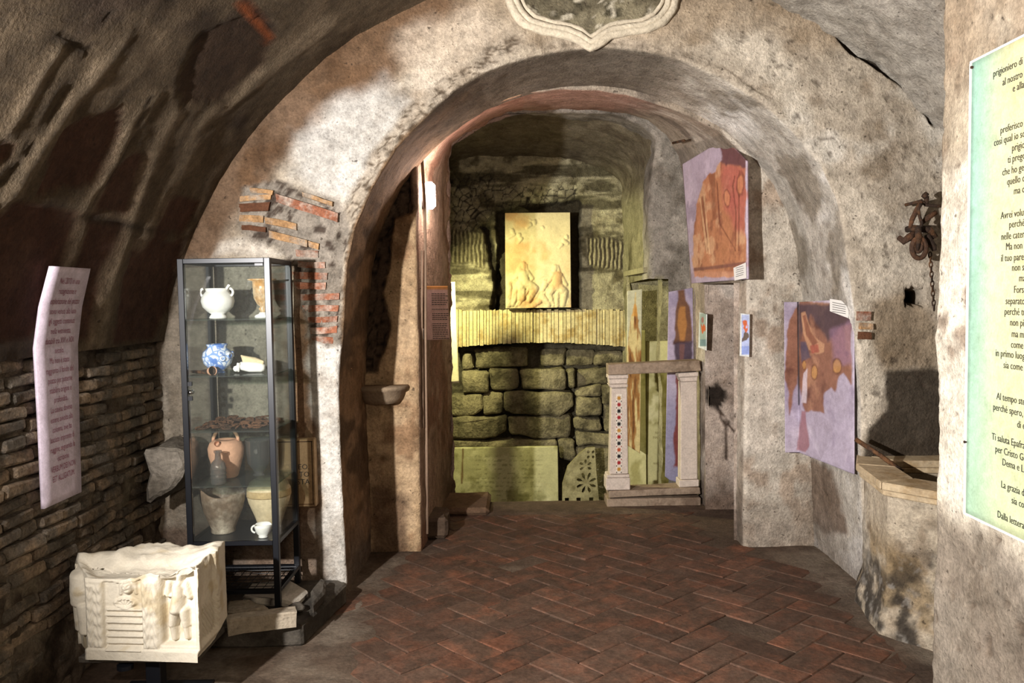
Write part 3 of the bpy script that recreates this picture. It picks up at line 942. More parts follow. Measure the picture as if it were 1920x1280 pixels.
# ---------------------------------------------------------------- right: pillar in front, wall behind the well
def make_pillar():
    pl = resample([(XR, 2.50), (1.33, 2.545), (1.305, 2.53), (1.295, 2.50), (1.295, -1.4)], 10)
    pl = np.concatenate([resample([(XR, 2.50), (1.34, 2.548)], 40)[:-1], resample([(1.34, 2.548), (1.312, 2.538), (1.30, 2.51)], 8), resample([(1.30, 2.51), (1.30, 1.2)], 110)[1:], resample([(1.30, 1.2), (1.30, -1.4)], 50)[1:]])
    zs = np.linspace(-0.03, 2.86, 240)
    P = np.stack([np.repeat(pl[:, 0:1], 240, 1), np.repeat(pl[:, 1:2], 240, 1), np.repeat(zs[None], len(pl), 0)], -1)
    n = orient(P, np.array([0.3, 4.0, 1.4]) * 0 + np.array([-3.0, 6.0, 1.4]))
    q = proj(np.where(P[..., 1:2] > 0.4, P, np.array([0, 0.4, 9.0])))
    c = varied(P, '#b5a792', '#d6cbb8', '#8b7b69', 4.5, 191)
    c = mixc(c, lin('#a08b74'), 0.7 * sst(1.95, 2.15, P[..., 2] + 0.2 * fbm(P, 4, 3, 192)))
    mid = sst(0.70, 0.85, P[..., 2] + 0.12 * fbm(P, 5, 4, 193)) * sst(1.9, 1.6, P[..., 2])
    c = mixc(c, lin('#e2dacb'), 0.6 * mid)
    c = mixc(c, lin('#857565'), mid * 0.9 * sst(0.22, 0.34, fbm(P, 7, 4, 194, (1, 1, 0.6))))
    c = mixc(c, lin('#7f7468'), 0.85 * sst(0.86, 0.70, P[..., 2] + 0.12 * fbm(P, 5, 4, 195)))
    h = 0.014 * fbm(P, 3, 4, 196) + 0.006 * fbm(P, 16, 4, 197)
    pk = sst(0.45, 0.6, fbm(P, 22, 3, 198))
    h = h - 0.008 * pk
    c = mixc(c, lin('#6a5b4d'), 0.7 * pk)
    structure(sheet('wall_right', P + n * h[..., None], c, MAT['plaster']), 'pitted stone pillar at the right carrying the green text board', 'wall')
    # wall behind, right of the well
    Y, Z = np.meshgrid(np.linspace(2.3, Y1 + .05, 60), np.linspace(-0.03, 1.2, 40), indexing='ij')
    P = np.stack([np.full_like(Y, XR - 0.01), Y, Z], -1)
    P[..., 0] += 0.02 * fbm(P, 4, 4, 199)
    structure(sheet('wall_far_right', P, varied(P, '#8b7d6b', '#a39684', '#5f5346', 4, 200), MAT['plaster']), 'plaster side wall hidden behind the right pillar', 'wall')

make_pillar()
# ================================================================ THINGS
ROOTS = []
def thing(name, label, cat, loc, group=None):
    o = empty(name, loc)
    props(o, label, cat, group)
    ROOTS.append(o)
    return o

def settle():
    """parts are modelled in world coordinates; bring them into their thing's own frame"""
    done = set()
    for r in ROOTS:
        T = Matrix.Translation(-Vector(r.location))
        st = [c for c in r.children]
        while st:
            c = st.pop()
            if c.type == 'MESH' and c.data.name not in done:
                done.add(c.data.name)
                c.data.transform(T)
            st += list(c.children)

def text_mesh(name, body, size, mapf, mat, parent, align='CENTER', space=1.0, xscale=1.0, shear=0.0, bold=0.0):
    cu = bpy.data.curves.new(name, 'FONT')
    cu.body = body
    cu.size = size
    cu.align_x = align
    cu.space_line = space
    cu.shear = shear
    cu.offset = bold
    cu.resolution_u = 2
    tmp = bpy.data.objects.new(name, cu)
    COL.objects.link(tmp)
    bpy.context.view_layer.update()
    me = bpy.data.meshes.new_from_object(tmp)
    bpy.data.objects.remove(tmp)
    for v in me.vertices:
        v.co = Vector(mapf(v.co.x * xscale, v.co.y))
    me.name = name
    me.materials.clear()
    me.update()
    return link(name, me, mat, parent)

def px_sheet(name, bottom, top, plane_of, nx, ny, colour, mat, parent=None, back=(0, 0, 0.01), relief=None):
    """board or slab: grid between a lower and an upper edge, seen outlines carried onto its plane"""
    b = resample(bottom, nx)
    t = resample(top, nx)
    Q = np.stack([b + (t - b) * s for s in np.linspace(0, 1, ny)], 1)
    P = np.zeros((nx, ny, 3))
    for i in range(nx):
        for j in range(ny):
            P[i, j] = plane_of(Q[i, j, 0], Q[i, j, 1])
    c = colour(Q, P)
    if relief is not None:
        n = np.array(back) / np.linalg.norm(back)
        P = P - n * relief(Q, P)[..., None]
    return sheet(name, P, c, mat, parent, back=back)

def caps(Q, shapes):
    """carved figures: smooth union of tapered capsules seen flat, height = roundness"""
    h = np.zeros(Q.shape[:-1])
    for x0, y0, r0, x1, y1, r1, k in shapes:
        a, b = np.array([x0, y0], float), np.array([x1, y1], float)
        ab = b - a
        t = np.clip(((Q - a) @ ab) / (ab @ ab + 1e-9), 0, 1)
        d = np.linalg.norm(Q - a - t[..., None] * ab, axis=-1)
        r = r0 + (r1 - r0) * t
        g = k * np.sqrt(np.clip(r * r - d * d, 0, None))
        h = np.maximum(h, g)
    return h

M_ = MAT
M_['black_metal'] = plain('black_powder_coat', '#15171d', 0.38, 0.3)
M_['glass'] = glassy('cabinet_glass', '#f9fbfa', 0.06, 0.012)
M_['glass_edge'] = glassy('shelf_glass', '#e9f2ed', 0.12, 0.03)
M_['white_glaze'] = mineral('white_tin_glaze', '#eceae6', 0.08, 12, 0, 0.1, 60, 0.3, second='#cfc5b5', patch=0.66, spec=0.5)
M_['terracotta'] = mineral('terracotta', '#cfa083', 0.2, 10, 0, 0.3, 60, 0.8)
M_['amber'] = mineral('amber_glaze', '#b98a50', 0.5, 12, 0, 0.2, 50, 0.25, second='#e3d3b4', patch=0.48, spec=0.5)
M_['brown_bowl'] = mineral('stained_bowl', '#7d6a58', 0.45, 9, 0.2, 0.4, 50, 0.45, second='#b5aa99', patch=0.55)
M_['pale_jar'] = mineral('pale_clay', '#cdbb98', 0.25, 8, 0.1, 0.4, 60, 0.8, second='#a8906a', patch=0.6)
M_['rust'] = mineral('rusty_iron', '#4e3a2e', 0.5, 40, 0, 0.9, 120, 0.85, second='#6b4a34', patch=0.5)
M_['dark_iron'] = mineral('old_iron', '#3a2d25', 0.5, 30, 0, 0.8, 90, 0.75, second='#6b4a30', patch=0.55)
M_['dark_stone'] = mineral('dark_slab', '#5c564e', 0.4, 12, 0.3, 0.8, 60, 0.9, second='#3f3a34', patch=0.52)
M_['pale_stone'] = mineral('pale_fragment', '#a89c8a', 0.35, 14, 0.3, 0.8, 60, 0.9, second='#7f7364', patch=0.55)
M_['ink_red'] = plain('print_red', '#8d4a5c', 0.8)
M_['ink_black'] = plain('print_black', '#2a2622', 0.8)
M_['paper'] = plain('white_card', '#dcdad6', 0.7)

# ---------------------------------------------------------------- glass cabinet
CX0, CX1, CY0, CY1, CZ0, CZ1 = -1.437, -1.037, 3.57, 3.93, 0.10, 1.645
def make_cabinet():
    t = thing('display_cabinet', 'tall black framed glass cabinet full of pottery finds', 'cabinet', ((CX0 + CX1) / 2, (CY0 + CY1) / 2, CZ0))
    s = 0.026
    bm = M_['black_metal']
    for x in (CX0, CX1 - s):
        for y in (CY0, CY1 - s):
            MB().span((x, y, CZ0), (x + s, y + s, CZ1)).build('post', bm, t, False, 0.002)
    zb = at(440, 1019, Y=CY0)[2]
    zl = at(480, 1110, Y=CY0)[2]
    def rails(z, h, nm):
        MB().span((CX0 + s, CY0, z - h / 2), (CX1 - s, CY0 + s, z + h / 2)).build(nm, bm, t, False, 0.002)
        MB().span((CX0 + s, CY1 - s, z - h / 2), (CX1 - s, CY1, z + h / 2)).build(nm, bm, t, False, 0.002)
        for x in (CX0, CX1 - s):
            MB().span((x, CY0 + s, z - h / 2), (x + s, CY1 - s, z + h / 2)).build(nm, bm, t, False, 0.002)
    rails(CZ1 - 0.011, 0.022, 'rail')
    rails(zb, 0.020, 'rail')
    rails(zl, 0.018, 'rail')
    MB().span((CX0 + s, CY0 + s, zb + 0.006), (CX1 - s, CY1 - s, zb + 0.010)).build('bottom_panel', bm, t)
    MB().span((CX0 + s, CY0 + s, CZ1 - 0.006), (CX1 - s, CY1 - s, CZ1 - 0.002)).build('top_pane', M_['glass'], t)
    # lower wire rack
    m = MB()
    for k in range(9):
        x = CX0 + s + (CX1 - CX0 - 2 * s) * (k + 0.5) / 9
        m.tube([(x, CY0 + .01, zl + .006), (x, CY1 - .01, zl + .006)], 0.0018, 5)
    for k in range(7):
        y = CY0 + s + (CY1 - CY0 - 2 * s) * (k + 0.5) / 7
        m.tube([(CX0 + .01, y, zl + .009), (CX1 - .01, y, zl + .009)], 0.0018, 5)
    m.build('wire_rack', bm, t)
    for a, b, nm in (((CX0 + .009, CY0 + s, zb), (CX0 + .013, CY1 - s, CZ1 - .02), 'side_pane'), ((CX1 - .013, CY0 + s, zb), (CX1 - .009, CY1 - s, CZ1 - .02), 'side_pane'),
                     ((CX0 + s, CY1 - .014, zb), (CX1 - s, CY1 - .010, CZ1 - .02), 'back_pane')):
        MB().span(a, b).build(nm, M_['glass'], t)
    d = MB().span((CX0 + s + .002, CY0 + .006, zb + .012), (CX1 - s - .002, CY0 + .010, CZ1 - .024)).build('door', M_['glass'], t)
    zk = at(357, 735, Y=CY0)[2]
    xk = CX0 + s + 0.014
    MB().tube([(xk, CY0 - .012, zk), (xk, CY0 + .02, zk)], 0.009, 14).build('lock', plain('chrome', '#c9ccd0', 0.2, 1.0), d, True)
    for dz in (0.035, -0.028): MB().span((xk - .016, CY0 + .003, zk + dz - .009), (xk + .004, CY0 + .014, zk + dz + .009)).build('lock_plate', bm, d)
    MB().span((CX1 - s - .04, CY0 + .002, CZ1 - .034), (CX1 - s - .005, CY0 + .012, CZ1 - .024)).build('hinge', bm, d)
    zs = []
    for y in (598, 704, 808, 911):
        z = at(425, y, Y=CY0 + 0.015)[2]
        zs.append(z)
        MB().span((CX0 + .012, CY0 + .013, z - .006), (CX1 - .012, CY1 - .016, z)).build('shelf', M_['glass_edge'], t)
    zs.append(zb + .010)
    return zs

SH = make_cabinet()

def on(px, Y, z): return (at(px, 700, Y=Y)[0], Y, z)

def make_contents():
    # top shelf: white jar
    x, y, z = on(413, 3.75, SH[0])
    t = thing('ceramic_jar', 'round white jar with two small lugs on top shelf', 'jar', (x, y, z))
    MB().lathe([(.036, 0), (.040, .004), (.036, .012), (.030, .020), (.045, .030), (.066, .052), (.073, .078), (.069, .100), (.054, .118), (.050, .123), (.052, .132), (.053, .136), (.047, .136), (.046, .120), (.05, .1), (.0, .03)], 36, (x, y, z)).build('body', M_['white_glaze'], t, True)
    for s in (-1, 1):
        pts = [(x + s * (.060 + .014 * math.sin(a)), y - .01, z + .118 + .017 * math.cos(a)) for a in np.linspace(0, math.pi, 7)]
        MB().tube(pts, 0.006, 8).build('lug', M_['white_glaze'], t, True)
    MB().tube([(x + .046, y - .015, z + .132), (x + .060, y - .02, z + .150), (x + .066, y - .02, z + .147)], [.007, .006, .004], 8).build('spout', M_['white_glaze'], t, True)
    # amber goblet behind the post
    x, y, z = on(497, 3.78, SH[0])
    t = thing('goblet', 'amber and cream goblet with wide rim on top shelf', 'goblet', (x, y, z))
    MB().lathe([(.034, 0), (.036, .006), (.018, .014), (.012, .03), (.020, .04), (.012, .05), (.026, .062), (.040, .09), (.043, .14), (.044, .166), (.064, .170), (.066, .176), (.042, .174), (.036, .12), (.0, .07)], 32, (x, y, z)).build('bowl', M_['amber'], t, True)
    MB().lathe([(.0365, 0.0), (.0385, .004), (.036, .011), (.020, .018), (.016, .024)], 32, (x, y, z)).build('foot', M_['white_glaze'], t, True)
    # second shelf: blue and white jar
    x, y, z = on(409, 3.72, SH[1])
    m, nt_, b = nt('blue_white_majolica')
    tc = node(nt_, 'ShaderNodeTexCoord')
    w = node(nt_, 'ShaderNodeTexVoronoi', Scale=34.0, feature='DISTANCE_TO_EDGE')
    n = node(nt_, 'ShaderNodeTexNoise', Scale=26.0, Detail=3.0)
    nt_.links.new(tc.outputs['Object'], w.inputs['Vector'])
    nt_.links.new(tc.outputs['Object'], n.inputs['Vector'])
    k1 = ramp(nt_, w.outputs['Distance'], [(0.05, grey(1)), (0.12, grey(0))])
    k2 = ramp(nt_, n.outputs['Fac'], [(0.50, grey(0)), (0.60, grey(1))])
    c1 = mixnode(nt_, k1, tuple(lin('#dfe6f2')), tuple(lin('#7c9bd0')))
    c2 = mixnode(nt_, k2, c1, tuple(lin('#5579bd')))
    nt_.links.new(c2, b.inputs['Base Color'])
    b.inputs['Roughness'].default_value = 0.3
    t = thing('majolica_jar', 'blue and white painted round jar on second shelf', 'jar', (x, y, z))
    MB().lathe([(.030, 0), (.033, .004), (.026, .014), (.040, .022), (.060, .044), (.067, .072), (.062, .096), (.045, .112), (.042, .118), (.048, .130), (.045, .132), (.038, .116), (.0, .03)], 36, (x, y, z)).build('body', m, t, True)
    for a in (0.2, -0.9, -0.35):
        cx, cy = x + .062 * math.cos(a), y + .062 * math.sin(a)
        MB().lathe([(.012, -.004), (.015, .004), (.010, .010), (.006, .006)], 14, (0, 0, 0)).build('spout', m, t, True).data.transform(
            Matrix.Translation((cx, cy, z + .088 - .02 * abs(a))) @ Matrix.Rotation(a, 4, 'Z') @ Matrix.Rotation(math.pi / 2, 4, 'Y'))
    # figurine on its side
    x, y, z = on(470, 3.73, SH[1])
    t = thing('figurine', 'white and gold ceramic figurine lying on second shelf', 'figurine', (x, y, z))
    m = MB()
    m.tube([(x - .055, y, z + .026), (x - .04, y, z + .03), (x, y - .01, z + .026), (x + .05, y, z + .022), (x + .065, y, z + .02)], [.010, .02, .024, .022, .014], 12)
    o = m.build('body', M_['white_glaze'], t, True)
    MB().lathe([(.001, -.014), (.010, -.010), (.014, 0), (.010, .010), (.001, .014)], 14, (x - .064, y - .004, z + .018)).build('head', M_['white_glaze'], t, True)
    MB().tube([(x - .046, y - .02, z + .045), (x - .05, y - .024, z + .02), (x - .046, y - .022, z + .006)], [.008, .009, .005], 8).build('arm', M_['white_glaze'], t, True)
    roughen(MB().prism([(x - .03, y - .012, z + .04), (x + .06, y - .012, z + .028), (x + .065, y - .012, z + .052), (x - .02, y - .012, z + .076), (x - .042, y - .012, z + .082)], (0, .022, 0)).build('drapery', M_['pale_jar'], t, False, .004), .004, 30, 1, 5)
    # clay pipe
    x, y, z = on(398, 3.63, SH[1])
    t = thing('clay_pipe', 'brown clay pipe with flared bowl at shelf edge', 'pipe', (x, y, z))
    MB().tube([(x - .115, y + .07, z + .010), (x - .07, y + .045, z + .010), (x - .02, y + .015, z + .013), (x, y, z + .018)], [.006, .008, .013, .019], 14, cap=False).build('stem', M_['dark_iron'], t, True)
    MB().tube([(x - .012, y + .008, z + .016), (x + .004, y - .003, z + .019)], [.017, .021], 14, cap=False).build('bowl', M_['terracotta'], t, True)
    # rusty chain on the third shelf
    t = thing('iron_chain', 'heap of rusty chain links on third shelf', 'chain', (-1.24, 3.72, SH[2]))
    rr = random.Random(5)
    m = MB()
    for k in range(120):
        cx, cy = rr.uniform(-1.39, -1.075), rr.uniform(3.62, 3.86)
        cz = SH[2] + rr.choice((.007, .011, .018, .026)) * (1.0 if cx > -1.33 else 0.7)
        R = Matrix.Rotation(rr.uniform(0, 6.28), 3, 'Z') @ Matrix.Rotation(rr.uniform(-.9, .9), 3, 'X')
        ring = [R @ Vector((.020 * math.cos(a), .009 * math.sin(a), 0)) + Vector((cx, cy, max(cz, SH[2] + .008))) for a in np.linspace(0, 2 * math.pi, 9)[:-1]]
        m.tube(ring, 0.0042, 5, closed=True)
    m.build('links', M_['rust'], t)
    # fourth shelf: terracotta pot with hoop handle
    x, y, z = on(419, 3.78, SH[3])
    t = thing('terracotta_pot', 'terracotta pot with hoop handle on fourth shelf', 'pot', (x, y, z))
    MB().lathe([(.045, 0), (.05, .004), (.064, .05), (.078, .10), (.081, .135), (.072, .160), (.055, .172), (.040, .176), (.036, .170), (.0, .165)], 36, (x, y, z)).build('body', M_['terracotta'], t, True)
    MB().tube([(x + .058 * math.cos(a), y, z + .165 + .062 * math.sin(a)) for a in np.linspace(0, math.pi, 13)], .008, 8).build('handle', M_['terracotta'], t, True)
    MB().tube([(x - .01, y - .055, z + .155), (x - .013, y - .082, z + .170)], [.014, .012], 12, cap=False).build('spout', M_['terracotta'], t, True)
    # glass bottle in front of it
    x, y, z = on(403, 3.63, SH[3])
    t = thing('glass_bottle', 'clear glass bottle before the terracotta pot', 'bottle', (x, y, z))
    cg = glassy('bottle_glass', '#d6cdc6', 0.35, 0.07)
    MB().lathe([(.030, 0), (.033, .006), (.033, .075), (.029, .095), (.014, .112), (.012, .135), (.017, .142), (.017, .150), (.010, .150), (.010, .112), (.028, .09), (.03, .01), (.0, .008)], 28, (x, y, z)).build('bottle', cg, t, True)
    for zz in (.028, .045, .066): MB().lathe([(.0335, zz), (.0355, zz + .003), (.0335, zz + .006)], 28, (x, y, z)).build('band', cg, t, True)
    # dark glass beaker
    x, y, z = on(480, 3.80, SH[3])
    t = thing('glass_beaker', 'smoky glass beaker with wide rim on fourth shelf', 'beaker', (x, y, z))
    dg = glassy('smoky_glass', '#7d857c', 0.35, 0.05)
    MB().lathe([(.026, 0), (.03, .004), (.018, .012), (.03, .03), (.05, .06), (.056, .12), (.058, .165), (.062, .172), (.055, .168), (.052, .12), (.045, .06), (.0, .03)], 32, (x, y, z)).build('beaker', dg, t, True)
    # bottom: broken bowl
    x, y, z = on(409, 3.73, SH[4])
    t = thing('broken_bowl', 'large stained bowl with broken rim at cabinet bottom', 'bowl', (x, y, z))
    def wb(r, zz, a):
        k = zz / 0.2
        return r, zz - (0.022 * max(0, math.sin(a * 1.0 + 2.2)) + .008 * math.sin(3 * a)) * k * k
    MB().lathe([(.052, 0), (.055, .004), (.054, .02), (.070, .06), (.088, .11), (.098, .16), (.100, .195), (.097, .200), (.090, .196), (.086, .15), (.06, .07), (.0, .03)], 40, (x, y, z), wb).build('bowl', M_['brown_bowl'], t, True)
    # pale big jar
    x, y, z = on(497, 3.80, SH[4])
    t = thing('pale_jar', 'big cream clay jar with patched shoulder at cabinet bottom', 'jar', (x, y, z))
    MB().lathe([(.05, 0), (.052, .01), (.068, .06), (.092, .12), (.100, .155), (.098, .185), (.085, .212), (.064, .226), (.055, .228), (.05, .22), (.0, .2)], 40, (x, y, z)).build('body', M_['pale_jar'], t, True)
    MB().lathe([(.1005, .150), (.1015, .156), (.0995, .182)], 40, (x, y, z)).build('patch_band', mineral('tan_patch', '#b59d72', .3, 20), t, True)
    # white cup
    x, y, z = on(484, 3.63, SH[4])
    t = thing('cup', 'small chipped white cup at cabinet bottom front', 'cup', (x, y, z))
    MB().lathe([(.019, 0), (.022, .003), (.019, .009), (.030, .022), (.037, .045), (.039, .060), (.036, .060), (.033, .04), (.0, .015)], 28, (x, y, z), lambda r, zz, a: (r, zz - (.006 * max(0, math.sin(2 * a + 1)) if zz > .05 else 0))).build('bowl', M_['white_glaze'], t, True)
    MB().tube([(x - .034 - .016 * math.sin(a), y - .004, z + .038 + .016 * math.cos(a)) for a in np.linspace(0, math.pi, 8)], .0045, 7).build('handle', M_['white_glaze'], t, True)

make_contents()

# ---------------------------------------------------------------- stones under the cabinet
def stone(name, label, poly, z0, z1, mat, amp=.008, sub=3, seed=1, cat='stone', bevel=.01):
    c = np.mean(np.array(poly), 0)
    o = MB().prism([(p[0] - c[0], p[1] - c[1], 0) for p in poly], (0, 0, z1 - z0)).build(name, mat, None, False, bevel)
    roughen(o, amp, 9, sub, seed)
    zmin = min(v.co.z for v in o.data.vertices)
    o.location = (c[0], c[1], z0 - zmin)
    return props(o, label, cat)

stone('stone_slab', 'dark stone slab on the floor carrying the cabinet', [(-1.62, 3.40), (-0.90, 3.40), (-0.81, 3.90), (-0.86, 3.955), (-1.62, 3.955)], 0.0, 0.096, M_['dark_stone'], .006, 3, 2, 'slab')
P_ = [at(x, y, Z=.14)[:2] for x, y in ((428, 1162), (553, 1146), (560, 1152), (432, 1172))]
MAT['cornice'] = M_['pale_stone']
def cornice():
    a, b = at(425, 1168, Z=.16), at(556, 1150, Z=.16)
    d = (b - a); d[2] = 0; L = np.linalg.norm(d); d /= L
    n = np.array([-d[1], d[0], 0])
    prof = [(0, 0), (0, .045), (.008, .05), (.008, .056), (.012, .062), (.075, .062), (.075, 0)]
    o = MB().prism([tuple(n * p[0] + np.array([0, 0, p[1]])) for p in prof], tuple(d * L)).build('stone_cornice', M_['pale_stone'], None)
    roughen(o, .005, 12, 3, 4)
    o.location = (a[0], a[1], .104)
    props(o, 'long pale moulded stone fragment lying on the dark slab', 'fragment')
cornice()
stone('stone_fragment', 'flat pale fragment behind the moulded stone', [at(x, y, Z=.12)[:2] for x, y in ((425, 1150), (428, 1132), (470, 1130), (500, 1141), (505, 1147), (470, 1151))], .10, .135, M_['pale_stone'], .006, 2, 6, 'fragment')
M_['patterned'] = mineral('patterned_marble', None, 0.2, 20, 0, 0.4, 80, 0.7)
def patterned():
    pl = np.array([at(x, y, Z=.12)[:2] for x, y in ((452, 1128), (470, 1098), (545, 1092), (580, 1112), (552, 1138), (520, 1130))])
    c0 = pl.mean(0)
    o = stone('painted_fragment', 'white stone fragment painted with dark branching lines under the cabinet', pl.tolist(), .10, .135, M_['patterned'], .003, 4, 8, 'fragment')
    me = o.data
    V = np.array([v.co[:] for v in me.vertices]) + np.array(o.location)
    c = np.broadcast_to(lin('#c9c2b6'), V.shape).copy()
    c = mixc(c, lin('#3a3430'), sst(.10, .02, np.abs(fbm(V, 7, 3, 3))))
    a_ = me.color_attributes.new('Col', 'FLOAT_COLOR', 'POINT')
    a_.data.foreach_set('color', np.concatenate([c, np.ones((len(c), 1))], 1).astype(np.float32).ravel())
patterned()

def rock(name, label, c, r, seed, mat, cat='stone', amp=.25, sub=3, flat=None):
    bm = bmesh.new()
    bmesh.ops.create_icosphere(bm, subdivisions=sub, radius=1.0)
    P = np.array([v.co[:] for v in bm.verts])
    k = 1 + amp * fbm(P + seed * 3.1, 1.2, 4, seed)
    Q = P * k[:, None] * np.array(r)
    if flat is not None: Q[:, 2] = np.minimum(Q[:, 2], flat + .01 * fbm(P, 3, 3, seed))
    zmin = Q[:, 2].min()
    for v, q in zip(bm.verts, Q): v.co = (q[0], q[1], q[2] - zmin)
    me = bpy.data.meshes.new(name)
    bm.to_mesh(me)
    bm.free()
    o = link(name, me, mat, None, False)
    o.location = (c[0], c[1], c[2])
    return props(o, label, cat)

x, y, _z = at(556, 1148, Z=.10)
rock('pebble', 'small round grey stone by the cabinet foot', (x, y, .0985), (.036, .03, .024), 4, M_['dark_stone'], 'stone', .15)
stone('stone_chunk', 'dark grey squared stone at the slab corner', [at(px, py, Z=.12)[:2] for px, py in ((586, 1146), (582, 1122), (602, 1096), (613, 1102), (608, 1122))], .099, .150, M_['dark_stone'], .008, 2, 9, 'fragment')
# rock corbel in the corner left of the cabinet
def corbel():
    pl = [at(x, y, Y=3.70) for x, y in ((264, 842), (300, 834), (340, 840), (346, 872), (326, 915), (300, 942), (272, 950))]
    c = np.mean(pl, 0)
    o = MB().prism([p - c for p in pl], (0, .29, 0)).build('stone_corbel', mineral('corbel_stone', '#8d857a', .4, 12, .2, 1.0, 50, .95, second='#5d564d', patch=.54), None, False, .02)
    roughen(o, .03, 7, 3, 21)
    o.location = c
    props(o, 'rough rock corbel jutting from the corner beside the cabinet', 'corbel')
corbel()

# marble tablet behind the cabinet
def tablet():
    z0, z1 = at(565, 950, Y=3.95)[2], at(565, 822, Y=3.95)[2]
    t = thing('marble_tablet', 'brown inscribed stone tablet half hidden behind the cabinet', 'tablet', (-1.14, 3.96, z0))
    MB().span((-1.30, 3.945, z0), (-.957, 3.99, z1)).build('plate', mineral('brown_tablet', '#9a7f5f', .3, 14, .2, .5, 70), t, False, .006)
    m = MB()
    for a, b in (((-1.29, z0 + .012), (-.967, z0 + .016)), ((-1.29, z1 - .016), (-.967, z1 - .012)), ((-.973, z0 + .012), (-.969, z1 - .012))):
        m.span((a[0], 3.943, a[1]), (b[0], 3.948, b[1]))
    m.build('border', M_['dark_iron'], t)
    for s, y_ in (('NEO.', 875), ('TO', 889), ('STA', 903)):
        zc = at(560, y_, Y=3.944)[2] - .012
        text_mesh('lettering', s, .036, lambda u, v, zc=zc: (-.985 + u, 3.9435, zc + v), M_['ink_black'], t, 'RIGHT')
tablet()

# ---------------------------------------------------------------- carved marble block on its stand
def sculpture():
    t = thing('carved_marble', 'white marble block carved with figures, mask and steps on stand', 'sculpture', (-1.28, 3.0, .205))
    Yf = 2.86
    zb = at(270, 1238, Y=Yf)[2]
    zt = at(270, 1084, Y=Yf)[2]
    H = zt - zb
    pts = [(at(133, 1150, Y=2.99)[0], 3.02), (at(160, 1150, Y=2.88)[0], 2.885), (at(372, 1150, Y=2.845)[0], 2.845), (at(414, 1150, Y=3.05)[0], 3.04), (-1.13, 3.17), (-1.46, 3.18)]
    segs = [(0, 1, 40), (1, 2, 150), (2, 3, 60), (3, 4, 14), (4, 5, 20), (5, 0, 14)]
    ring, seg, loc = [], [], []
    for si, (a, b, n) in enumerate(segs):
        for k in range(n):
            s = k / n
            ring.append(np.array(pts[a]) * (1 - s) + np.array(pts[b]) * s)
            seg.append(si); loc.append(s)
    ring, seg, loc = np.array(ring), np.array(seg), np.array(loc)
    nv = 110
    c0 = ring.mean(0)
    nrm = np.roll(ring, -1, 0) - np.roll(ring, 1, 0)
    nrm = np.stack([nrm[:, 1], -nrm[:, 0]], -1)
    nrm /= np.linalg.norm(nrm, axis=1, keepdims=True)
    if np.sum(nrm * (ring - c0)) < 0: nrm = -nrm
    S = np.repeat(loc[:, None], nv, 1)
    SEG = np.repeat(seg[:, None], nv, 1)
    T = np.repeat(np.linspace(0, 1, nv)[None], len(ring), 0)
    base = np.zeros((len(ring), nv, 3))
    base[..., 0] = ring[:, None, 0]; base[..., 1] = ring[:, None, 1]; base[..., 2] = zb + H * T
    h = 0.002 * fbm(base, 30, 3, 301)
    # front: crop pixel frame 0..680 wide, 0..530 high
    F = SEG == 1
    U, V = S * 680 + 310, 870 - T * 530
    Q = np.stack([U, V], -1)
    def box(x0, x1, y0, y1, s=5): return sst(x0 - s, x0 + s, U) * sst(x1 + s, x1 - s, U) * sst(y0 - s, y0 + s, V) * sst(y1 + s, y1 - s, V)
    f = np.zeros_like(h)
    f += .010 * box(300, 1000, 800, 900)
    f += .006 * box(315, 415, 350, 800) + .006 * box(655, 750, 370, 800)
    f -= .010 * box(420, 648, 360, 800)
    for yb in (548, 585, 630, 675, 720, 762, 798): f += .011 * box(428, 645, yb - 9, yb + 9, 4)
    f -= .042 * box(765, 965, 350, 770, 9)
    scroll = (.5 + .5 * np.sin(U * .13) * np.sin(V * .085 + np.sin(U * .09) * 2)) * .007
    f += scroll * (box(325, 408, 380, 790) + box(662, 742, 385, 790))
    fig = caps(Q, [(868, 372, 26, 862, 392, 24, 1), (850, 420, 34, 850, 470, 36, 1), (850, 470, 36, 845, 545, 44, 1), (830, 545, 34, 812, 650, 28, 1), (812, 650, 26, 818, 745, 18, 1),
                   (880, 560, 30, 888, 660, 22, 1), (888, 660, 20, 892, 740, 16, 1), (795, 395, 18, 785, 470, 18, 1), (785, 470, 16, 850, 475, 14, 1), (895, 430, 18, 912, 490, 16, 1), (912, 490, 14, 868, 452, 12, 1)])
    f += fig * .0013
    mask = caps(Q, [(568, 385, 36, 568, 415, 30, 1), (530, 370, 18, 520, 440, 12, 1), (606, 370, 18, 615, 440, 12, 1)])
    f += mask * .0007
    f -= .006 * (box(552, 562, 382, 390, 3) + box(578, 588, 382, 390, 3) + box(560, 580, 408, 416, 3))
    d = np.hypot((U - 545) / 1.9, (V - 505))
    f += .012 * sst(42, 30, d) - .008 * sst(30, 18, d) + .003 * np.sin(np.arctan2(V - 530, U - 545) * 14) * sst(36, 28, d)
    h = np.where(F, h + f, h)
    # right facet: ribbed and recessed
    G = SEG == 2
    g = -.014 * sst(.08, .16, S) * sst(.95, .85, S) * sst(.12, .2, T) + .006 * np.sin((S * 2.4 + T * 3.2) * 24) * sst(.15, .22, T) * sst(.62, .52, T) * sst(.3, .4, S) + .01 * fbm(base, 14, 3, 304) * sst(.5, .8, T)
    h = np.where(G, h + g, h)
    # left facet: a figure
    L = SEG == 0
    Ql = np.stack([S * 130 + 225, 870 - T * 530], -1)
    h = np.where(L, h - .012 + .0011 * caps(Ql, [(270, 400, 34, 275, 470, 36, 1), (275, 470, 36, 270, 560, 34, 1), (262, 560, 26, 262, 740, 22, 1), (295, 570, 24, 300, 740, 20, 1), (250, 420, 18, 245, 520, 16, 1)]), h)
    P = base.copy()
    P[..., :2] += nrm[:, None] * h[..., None]
    # underside cut back at the lower right, rim broken along the top
    under = sst(.14, 0, T)
